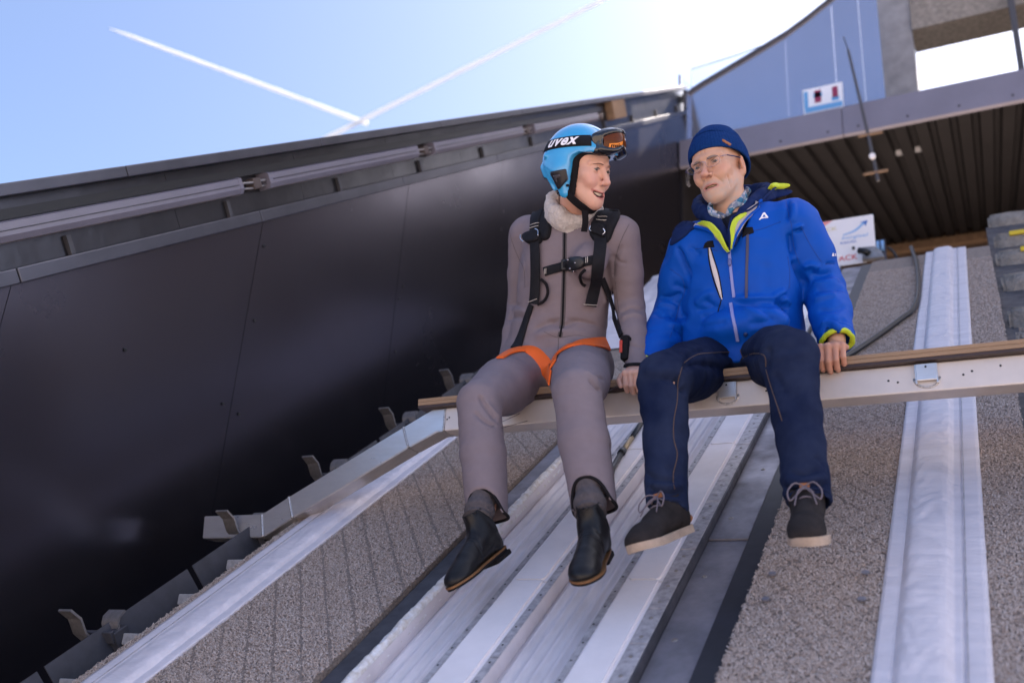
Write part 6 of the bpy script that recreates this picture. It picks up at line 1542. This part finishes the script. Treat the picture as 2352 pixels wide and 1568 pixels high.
fold_k = [(KP((800, 915), (920, 915), (1060, 910), (1150, 930)), 0.010, 0.014), (KP((820, 945), (950, 960), (1090, 985)), -0.008, 0.012), (KP((1080, 900), (1140, 870), (1190, 850)), 0.008, 0.010), (KP((1090, 925), (1160, 960), (1180, 1010)), -0.014, 0.012), (KP((1150, 930), (1185, 920), (1220, 960)), 0.010, 0.010),
          (KP((520, 960), (580, 900), (660, 860)), 0.007, 0.014), (KP((530, 1000), (620, 985), (700, 960)), -0.006, 0.012), (KP((560, 1060), (640, 1020), (740, 960)), -0.007, 0.012), (KP((590, 930), (660, 960)), -0.005, 0.010), (KP((880, 980), (960, 1020), (1060, 1060)), 0.006, 0.014), (KP((1000, 990), (1060, 1040), (1100, 1050)), -0.006, 0.012), (KP((530, 1120), (640, 1110), (760, 1080)), -0.004, 0.014), (KP((900, 1100), (1000, 1090), (1150, 1060)), -0.005, 0.014),
          (KP((1190, 170), (1215, 250), (1200, 350)), -0.009, 0.010), (KP((1235, 200), (1240, 280), (1225, 350)), 0.006, 0.010), (KP((1210, 420), (1225, 500), (1235, 600)), -0.012, 0.012), (KP((1240, 620), (1280, 720), (1340, 830)), -0.014, 0.014), (KP((1310, 690), (1370, 660), (1440, 690)), 0.008, 0.012), (KP((1370, 720), (1440, 740), (1530, 720)), -0.007, 0.012), (KP((1380, 800), (1470, 800), (1580, 770)), 0.007, 0.014), (KP((1400, 850), (1500, 850), (1610, 840)), -0.008, 0.012), (KP((1390, 930), (1480, 905), (1560, 890)), 0.008, 0.012), (KP((1420, 1000), (1520, 1000), (1630, 970)), -0.006, 0.012), (KP((1440, 1120), (1500, 1090), (1560, 1120), (1600, 1180)), 0.010, 0.012), (KP((1460, 1160), (1530, 1150), (1590, 1200)), -0.010, 0.010), (KP((1480, 1060), (1560, 1080), (1640, 1060)), -0.006, 0.012),
          (KP((1240, 400), (1290, 380), (1310, 390)), 0.007, 0.008), (KP((1240, 420), (1280, 408), (1310, 405)), -0.008, 0.007), (KP((1480, 655), (1560, 650), (1620, 645)), -0.005, 0.006),
          (KP((380, 520), (420, 600), (460, 700), (480, 790)), -0.012, 0.012), (KP((350, 800), (420, 840), (460, 850)), -0.006, 0.012), (KP((260, 900), (340, 900), (420, 870)), -0.007, 0.012), (KP((240, 960), (320, 960), (400, 985)), 0.007, 0.014), (KP((330, 1050), (400, 1040), (470, 1060)), -0.010, 0.012), (KP((300, 1100), (400, 1110), (460, 1090)), 0.006, 0.012), (KP((350, 1130), (410, 1180), (430, 1220)), -0.006, 0.012), (KP((210, 1020), (280, 1040), (350, 1010)), -0.005, 0.012), (KP((460, 530), (520, 560), (560, 600)), -0.004, 0.012), (KP((1060, 640), (1040, 760), (1060, 860)), -0.003, 0.02)]
fold_k = [(a, b * 1.5, c * 0.8) for a, b, c in fold_k]; jkv = folds(jkv, jkq, bvK, fold_k); jkv = lump(jkv, jkq, 0.0045, 11.0, 2.0); jkv = wrinkle(jkv, jkq, 0.0055, 13.0, 3.0, (0.8, 0.8, 1.3)); jkv = laplace(jkv, jkq, 1, 0.25)
jkt = obj('jacket', jkv, jkq, M_jkt, mp_, True)
# quilted inner collar
cp = [P(1673, 560, 2.655), P(1655, 528, 2.66), P(1630, 500, 2.675), P(1608, 486, 2.73), P(1612, 470, 2.82), P(1690, 455, 2.875), P(1755, 446, 2.84), P(1758, 456, 2.78), P(1728, 474, 2.73), P(1700, 510, 2.69), P(1684, 545, 2.66), P(1680, 562, 2.655)]
cpp = smooth_path(cp, 6); g = SDF(cpp.min(0) - 0.06, cpp.max(0) + 0.06, 0.0042)
for i in range(len(cpp) - 1):
    t = i / (len(cpp) - 2); rr = 0.007 + 0.014 * math.sin(math.pi * t) ** 0.6 + 0.0025 * math.sin(i * 1.9); g.rc(cpp[i], cpp[i + 1], rr, rr, 0.006)
    up = np.array([0, 0.0, 0.022]) * math.sin(math.pi * t) ** 0.7; g.rc(cpp[i] + up, cpp[i + 1] + up, rr * 0.75, rr * 0.75, 0.012)
qv, qq = g.mesh(); qv = lump(qv, qq, 0.004, 30, 6.0); icol = obj('inner_collar', laplace(qv, qq, 1), qq, M_navy, jkt, True)
Vm, Qm = join_quads([(jkv, jkq), (laplace(qv, qq, 1), qq), (wv, wq)]); bvM = bvh_of(Vm, Qm); bvK = bvh_of(jkv, jkq)
def jpx(zx, zy): return (1435.5 + 0.2197 * zx, 258.4 + 0.2197 * zy)
def JP(*a): return [jpx(*p) for p in a]
# storm flaps, piping, linings
surf_patch(bvM, JP((478, 1390), (500, 1300), (530, 1215), (630, 1140), (740, 1165), (760, 1200), (690, 1240), (640, 1290), (560, 1350)), 0.009, M_navy, jkt, 'storm_flap', 2.5, 6)
surf_patch(bvM, JP((1420, 930), (1460, 880), (1530, 815), (1700, 808), (1722, 850), (1600, 890), (1480, 930)), 0.009, M_navy, jkt, 'storm_flap', 2.5, 6)
surf_ribbon(bvM, JP((735, 1195), (850, 1210), (950, 1265), (1030, 1345), (1070, 1400)), [0.014, 0.022, 0.018, 0.010], 0.004, M_glin, jkt, 'lining_strip', lift=0.006)
surf_ribbon(bvM, JP((560, 1132), (640, 1108), (760, 1118), (880, 1155), (965, 1225), (1040, 1325), (1095, 1405)), [0.010, 0.016, 0.020, 0.020, 0.014, 0.010], 0.005, M_lime, jkt, 'piping', lift=0.016)
surf_ribbon(bvM, JP((1395, 965), (1310, 1030), (1220, 1130), (1160, 1250), (1125, 1340)), [0.022, 0.026, 0.022, 0.010], 0.004, M_glin, jkt, 'lining_strip', lift=0.008)
surf_ribbon(bvM, JP((1240, 1070), (1170, 1140), (1132, 1220), (1115, 1330), (1108, 1400)), [0.014, 0.018, 0.016, 0.008], 0.005, M_lime, jkt, 'piping', lift=0.010)
surf_ribbon(bvM, JP((1430, 950), (1330, 1025), (1230, 1140), (1160, 1260), (1112, 1400)), 0.007, 0.006, M_jkt, jkt, 'front_edge', lift=0.010)
surf_ribbon(bvM, JP((740, 1215), (870, 1245), (980, 1320), (1060, 1420), (1095, 1480)), 0.010, 0.006, M_jkt, jkt, 'front_edge', lift=0.008)
surf_patch(bvM, JP((1490, 795), (1540, 768), (1640, 765), (1668, 798), (1560, 815)), 0.010, M_lime, jkt, 'piping', 2.0, 4, lift=0.012)
surf_ribbon(bvM, JP((1540, 805), (1400, 935), (1260, 1050), (1180, 1095), (1130, 1150), (1108, 1260), (1102, 1400)), 0.006, 0.004, M_navy, jkt, 'zip_teeth', lift=0.014)
# shirt collar
M_plaid = mat('plaid_shirt', (0.05, 0.20, 0.30), 0.85)
tr = M_plaid.node_tree; ck = tr.nodes.new('ShaderNodeTexChecker'); ck.inputs['Scale'].default_value = 62; ck.inputs['Color1'].default_value = (0.50, 0.45, 0.46, 1); ck.inputs['Color2'].default_value = (0.035, 0.10, 0.20, 1)
tcn = tr.nodes.new('ShaderNodeTexCoord'); mpn = tr.nodes.new('ShaderNodeMapping'); mpn.inputs['Rotation'].default_value = (0.35, 0.1, 0.25); tr.links.new(tcn.outputs['Object'], mpn.inputs['Vector']); tr.links.new(mpn.outputs['Vector'], ck.inputs['Vector']); 
ck2 = tr.nodes.new('ShaderNodeTexChecker'); ck2.inputs['Scale'].default_value = 31; ck2.inputs['Color1'].default_value = (0.04, 0.22, 0.34, 1); ck2.inputs['Color2'].default_value = (0.30, 0.32, 0.40, 1); tr.links.new(mpn.outputs['Vector'], ck2.inputs['Vector'])
mxn = tr.nodes.new('ShaderNodeMix'); mxn.data_type = 'RGBA'; mxn.inputs[0].default_value = 0.5; tr.links.new(ck.outputs['Color'], mxn.inputs[6]); tr.links.new(ck2.outputs['Color'], mxn.inputs[7]); tr.links.new(mxn.outputs[2], tr.nodes['Principled BSDF'].inputs['Base Color'])
Vn, Qn = join_quads([(hv, hq), (wv, wq), (jkv, jkq), (laplace(qv, qq, 1), qq)]); bvN = bvh_of(Vn, Qn)
sh1 = surf_patch(bvN, [mpx(*p) for p in ((905, 1400), (955, 1310), (1000, 1345), (1040, 1440), (1130, 1490), (1260, 1545), (1290, 1600), (1200, 1640), (1020, 1600), (940, 1540))], 0.008, M_plaid, mp_, 'shirt', 2.0, 3)
surf_patch(bvN, [mpx(*p) for p in ((1725, 1000), (1795, 1080), (1750, 1180), (1690, 1300), (1600, 1390), (1480, 1440), (1380, 1560), (1290, 1600), (1285, 1540), (1340, 1390), (1440, 1300), (1560, 1210), (1650, 1080))], 0.008, M_plaid, sh1, 'collar_point', 2.0, 3)
c = mpx(1105, 1510); surf_patch(bvN, [(c[0] + 3.4 * math.cos(a), c[1] + 3.4 * math.sin(a)) for a in np.linspace(0, 6.28, 10, endpoint=False)], 0.004, mat('button_white', (0.7, 0.68, 0.66), 0.3), sh1, 'button', 1.2, 1.5, curve=1, lift=0.008)
# pockets, zips, seams, logo, lettering
surf_patch(bvK, JP((820, 1418), (835, 1370), (865, 1345), (920, 1338), (935, 1408)), 0.004, M_trim, jkt, 'zip_garage', 2, 2, curve=1)
surf_patch(bvK, JP((1225, 1312), (1240, 1202), (1335, 1200), (1348, 1258), (1262, 1288)), 0.004, M_trim, jkt, 'zip_garage', 2, 2, curve=1)
surf_ribbon(bvK, KP((905, 440), (903, 560), (898, 700), (895, 905)), 0.009, 0.003, mat('pocket_zip', (0.055, 0.05, 0.10), 0.5), jkt, 'pocket_zip')
surf_patch(bvK, KP((618, 540), (630, 540), (655, 620), (690, 740), (718, 900), (708, 908), (668, 790), (632, 660)), 0.003, mat('pocket_mesh', (0.62, 0.56, 0.56), 0.8), jkt, 'pocket_lining', 1.6, 2)
for px in (KP((615, 540), (624, 650), (660, 790), (704, 910)), KP((632, 540), (660, 630), (695, 750), (720, 905))): seamline(px, 0.0022, M_trim, jkt, bvK, 'pocket_zip')
seamline(KP((712, 915), (700, 960), (686, 1010)), 0.0018, M_trim, jkt, bvK, 'zip_cord')
surf_ribbon(bvK, KP((770, 560), (778, 660), (790, 780), (805, 905)), 0.009, 0.004, M_zip, jkt, 'main_zip'); surf_ribbon(bvK, KP((780, 945), (795, 1040), (815, 1130), (832, 1225)), 0.010, 0.004, M_zip, jkt, 'main_zip')
surf_patch(bvK, KP((765, 622), (785, 622), (788, 668), (775, 676), (764, 664)), 0.006, mat('slider', (0.12, 0.13, 0.3), 0.35, metal=0.5), jkt, 'zip_slider', 1.5, 2, lift=0.004); seamline(KP((780, 672), (784, 720), (776, 765)), 0.0020, M_navy, jkt, bvK, 'zip_cord')
c = kpx(890, 1176); surf_patch(bvK, [(c[0] + 5.2 * math.cos(a), c[1] + 5.2 * math.sin(a)) for a in np.linspace(0, 6.28, 12, endpoint=False)], 0.004, mat('snap', (0.012, 0.03, 0.12), 0.4), jkt, 'snap_button', 1.5, 2, curve=1)
MWP = MATS['white_print']
lg, _, _ = surf_ribbon(bvK, KP((992, 331), (1008, 312), (1022, 286), (1031, 282)), [0.003, 0.005, 0.005], 0.0012, MWP, jkt, 'emblem', lift=0.0008, smooth_it=0)
surf_ribbon(bvK, KP((1029, 282), (1040, 300), (1054, 314)), [0.005, 0.006, 0.004], 0.0012, MWP, lg, 'emblem_stroke', lift=0.0008, smooth_it=0); surf_ribbon(bvK, KP((1056, 316), (1030, 316), (1008, 320), (991, 332)), [0.003, 0.004, 0.002], 0.0012, MWP, lg, 'emblem_stroke', lift=0.0008, smooth_it=0)
def surf_text(bvh, txt, p0, p1, hgt, m, parent, name, lift=0.0015):
    tv, tf = text_mesh(txt, 1.0, 0.0, 0.02); tv = tv - np.array([tv[:, 0].min(), 0, 0]); w_ = tv[:, 0].max(); p0 = np.array(p0); dx = (np.array(p1) - p0) / w_; up = np.array([dx[1], -dx[0]]); up = up / np.linalg.norm(up) * hgt / 0.72; V = []
    for a in tv:
        q = p0 + dx * a[0] + up * a[1]; h_ = hit(bvh, *q); V.append(h_[0] + h_[1] * lift if h_ is not None else P(q[0], q[1], 2.8))
    o = obj(name, V, tf, m, parent); fix_normals(o.data); return o
surf_text(bvK, 'Schö', kpx(1542, 597), kpx(1600, 604), 5.5, MWP, jkt, 'sleeve_lettering'); surf_text(bvK, '\u0394', kpx(1524, 598), kpx(1540, 599), 7.5, MWP, jkt, 'sleeve_lettering')
for px in (KP((520, 545), (600, 540), (680, 560)), KP((880, 420), (1000, 400), (1150, 345)), KP((1200, 600), (1215, 720), (1210, 840)), KP((1300, 380), (1370, 520), (1450, 640)), KP((330, 690), (420, 760), (440, 860), (400, 960), (370, 1080), (330, 1200)), KP((1180, 160), (1200, 260), (1230, 380), (1245, 520), (1290, 660)), KP((1478, 655), (1545, 652), (1616, 640)), KP((1445, 1190), (1540, 1170), (1690, 1200))):
    seamline(px, 0.0010, M_jseam, jkt, bvK)
# cuffs
for q in 'AB':
    wr = K['wr' + q]; ax = wr - K['el' + q]; ax /= np.linalg.norm(ax); u1 = np.cross(ax, [0, 1, 0.2]); u1 /= np.linalg.norm(u1); u2 = np.cross(ax, u1)
    V, F = tube_geo(ringpts(wr + ax * 0.004, u1, u2, 0.044, 0.042), 0.0075, 8, closed=True); Vr = V + np.array([noise.noise_vector(Vector(v * 60)) for v in V]) * 0.004; obj('cuff_lining', Vr, F, M_lime, jkt, True)
    V, F = tube_geo(ringpts(wr - ax * 0.018, u1, u2, 0.049, 0.048), 0.007, 8, closed=True); obj('cuff_band', V, F, M_jkt, jkt, True)

# shoes
def laces(fr_, sh):
    for k in range(4):
        f = 0.070 + 0.018 * k; z = 0.094 - 0.017 * k
        V, F = tube_geo(smooth_path([fr_(-0.020, f - 0.004, z - 0.008), fr_(-0.008, f, z + 0.002), fr_(0.008, f + 0.003, z + 0.002), fr_(0.020, f - 0.002, z - 0.008)], 4), 0.0022, 6); obj('lace', V, F, M_lace, sh, True)
    for sx in (-1, 1):
        V, F = tube_geo(smooth_path([fr_(0, 0.062, 0.101), fr_(sx * 0.022, 0.070, 0.112), fr_(sx * 0.040, 0.094, 0.096), fr_(sx * 0.036, 0.112, 0.076), fr_(sx * 0.018, 0.092, 0.088), fr_(0, 0.066, 0.101)], 6), 0.0021, 6); obj('lace', V, F, M_lace, sh, True)
        V, F = tube_geo(smooth_path([fr_(0, 0.064, 0.102), fr_(sx * 0.016, 0.088, 0.094), fr_(sx * 0.026, 0.130, 0.066)], 5), 0.0018, 6); obj('lace', V, F, M_lace, sh, True)
for q, heel, toe in (('A', P(1565, 1218, 2.365), P(1468, 1258, 2.175)), ('B', P(1860, 1205, 2.345), P(1857, 1250, 2.125))):
    fr_ = foot_frame(heel, toe, K['an' + q] - heel + np.array([0, -0.03, 0])); V, Q = sculpt_shoe(fr_, 'shoe'); V = laplace(V, Q, 1, 0.4)
    sh = obj('shoe', V, Q, M_suede, mp_, True); pv_ = Vector(fr_(0, 0.01, 0.07) - ORG[mp_.name]); sh.matrix_basis = Matrix.Translation(pv_) @ Matrix.Scale(0.93, 4) @ Matrix.Translation(-pv_)
    V, F = sole_geo(fr_, -0.018, 0.003, 0.004, toe_lift=0.007); o = obj('sole', V, F, M_crepe, sh); fix_normals(o.data); auto_smooth(o, 50)
    laces(fr_, sh)
    b = MB(lambda x, y, z: fr_(x, y, z)); b.box(-0.012, 0.012, 0.046, 0.062, 0.096, 0.110, 0.002); b.build('tongue_label', M_tan, sh)
    b = MB(lambda x, y, z: fr_(x, y, z)); b.tube([(-0.030, -0.004, 0.018), (-0.020, -0.030, 0.020), (0.0, -0.036, 0.022), (0.020, -0.030, 0.020), (0.030, -0.004, 0.018)], 0.010, 8); b.build('heel_patch', M_tan, sh, True)
    top = fr_(0, 0.012, 0.07); a0 = K['an' + q] - (K['an' + q] - K['kn' + q]) * 0.08
    V, F = tube_geo([a0 + (top - a0) * t for t in np.linspace(0, 1, 8)], 0.034, 18); obj('sock', V, F, M_trim, mp_, True)

# ------------------------------------------------------------------ sign behind
sg = root('sign_board', (-0.8, 6.1, 2.9), 'white sign board with blue arrow and red lettering behind the blue sleeve', 'sign')
b = MB(); b.box(-0.98, -0.598, 6.10, 6.112, 2.985, 3.252, 0.001); b.build('board', M_board, sg)
b = MB(); b.box(-0.98, -0.66, 6.09, 6.098, 2.90, 2.992, 0.001); b.build('board', M_board, sg)
M_sb = mat('sign_blue', (0.05, 0.16, 0.48), 0.5); M_sl = mat('sign_pale_blue', (0.22, 0.42, 0.72), 0.5); M_sr = mat('sign_red', (0.62, 0.05, 0.06), 0.5); M_sgn = mat('sign_gold', (0.60, 0.52, 0.28), 0.5); M_spk = mat('sign_pink', (0.72, 0.25, 0.25), 0.5)
def flat_text(txt, x, z, wdt, hgt, m, shear=0.0, y=6.0985):
    tv, tf = text_mesh(txt, 1.0, shear, 0.01); tv = tv - np.array([tv[:, 0].min(), 0, 0]); w_ = tv[:, 0].max()
    V = [(x + a[0] / w_ * wdt, y, z + a[1] / 0.72 * hgt) for a in tv]; o = obj('lettering', V, tf, m, sg); fix_normals(o.data); return o
flat_text('bergisel', -0.808, 3.096, 0.172, 0.022, M_sl, 0.25); flat_text('RIEDEL', -0.818, 3.063, 0.108, 0.016, M_sb); flat_text('ACK', -0.835, 2.935, 0.122, 0.038, M_sr, y=6.0885); flat_text('CK', -0.905, 3.175, 0.072, 0.026, M_sgn)
b = MB(); pts = smooth_path([(-0.800, 3.128), (-0.74, 3.142), (-0.70, 3.163), (-0.662, 3.198)], 6); wv_ = np.linspace(0.004, 0.010, len(pts))
V = []; 
for i, p in enumerate(pts): V += [(p[0], 6.0982, p[1] + wv_[i]), (p[0] + 0.004, 6.0982, p[1] - wv_[i])]
o = obj('arrow', V, [(2 * i, 2 * i + 1, 2 * i + 3, 2 * i + 2) for i in range(len(pts) - 1)], M_sl, sg); fix_normals(o.data)
o = obj('arrow_head', [(-0.685, 6.098, 3.205), (-0.634, 6.098, 3.212), (-0.650, 6.098, 3.168), (-0.660, 6.098, 3.196)], [(0, 1, 2, 3)], M_sb, sg)
o = obj('corner_print', [(-0.978, 6.0988, 3.250), (-0.86, 6.0988, 3.250), (-0.92, 6.0988, 3.215), (-0.978, 6.0988, 3.205)], [(0, 3, 2, 1)], M_spk, sg)
b = MB(); b.tube([(-0.736, 6.098, 3.018), (-0.736, 6.085, 3.018)], 0.010, 10); b.build('knob', M_black, sg)
eb = root('metal_fitting', (-0.6, 6.05, 2.9), 'grey metal fitting at the lower right corner of the sign', 'fitting')
b = MB(); b.prism([(-0.68, 2.90), (-0.545, 2.90), (-0.56, 2.945), (-0.60, 2.985), (-0.675, 2.99)], 1, 6.04, 6.08); b.build('plate', M_steel, eb)
b = MB(); b.tube([(-0.69, 5.98, 2.94), (-0.655, 5.97, 2.925), (-0.63, 5.96, 2.90)], 0.022, 10); b.build('clamp', M_black, eb, True)
jb = root('junction_box', (-0.59, 6.35, 3.0), 'small pale blue junction box with two tubes right of the sign', 'box')
b = MB(); b.box(-0.625, -0.560, 6.35, 6.40, 2.96, 3.18, 0.003); b.build('box_body', M_cap, jb)
for x_ in (-0.607, -0.578): b = MB(); b.tube([(x_, 6.34, 3.09), (x_, 6.34, 3.165)], 0.011, 8); b.build('tube', M_sl, jb, True)
V, F = tube_geo(smooth_path([(-0.55, 6.36, 3.12), (-0.53, 6.36, 3.10), (-0.505, 6.36, 3.06), (-0.485, 6.36, 2.98), (-0.48, 6.36, 2.9)], 5), 0.010, 8); obj('loose_cable', V, F, M_black, jb, True)
contrail((250, 65), (845, 285), 9000, 15, 24, 'shorter contrail descending from the upper left of the sky', 1.0)
contrail((1430, -22), (740, 322), 9000, 21, 23, 'longer contrail rising to the upper right of the sky', 5.0)
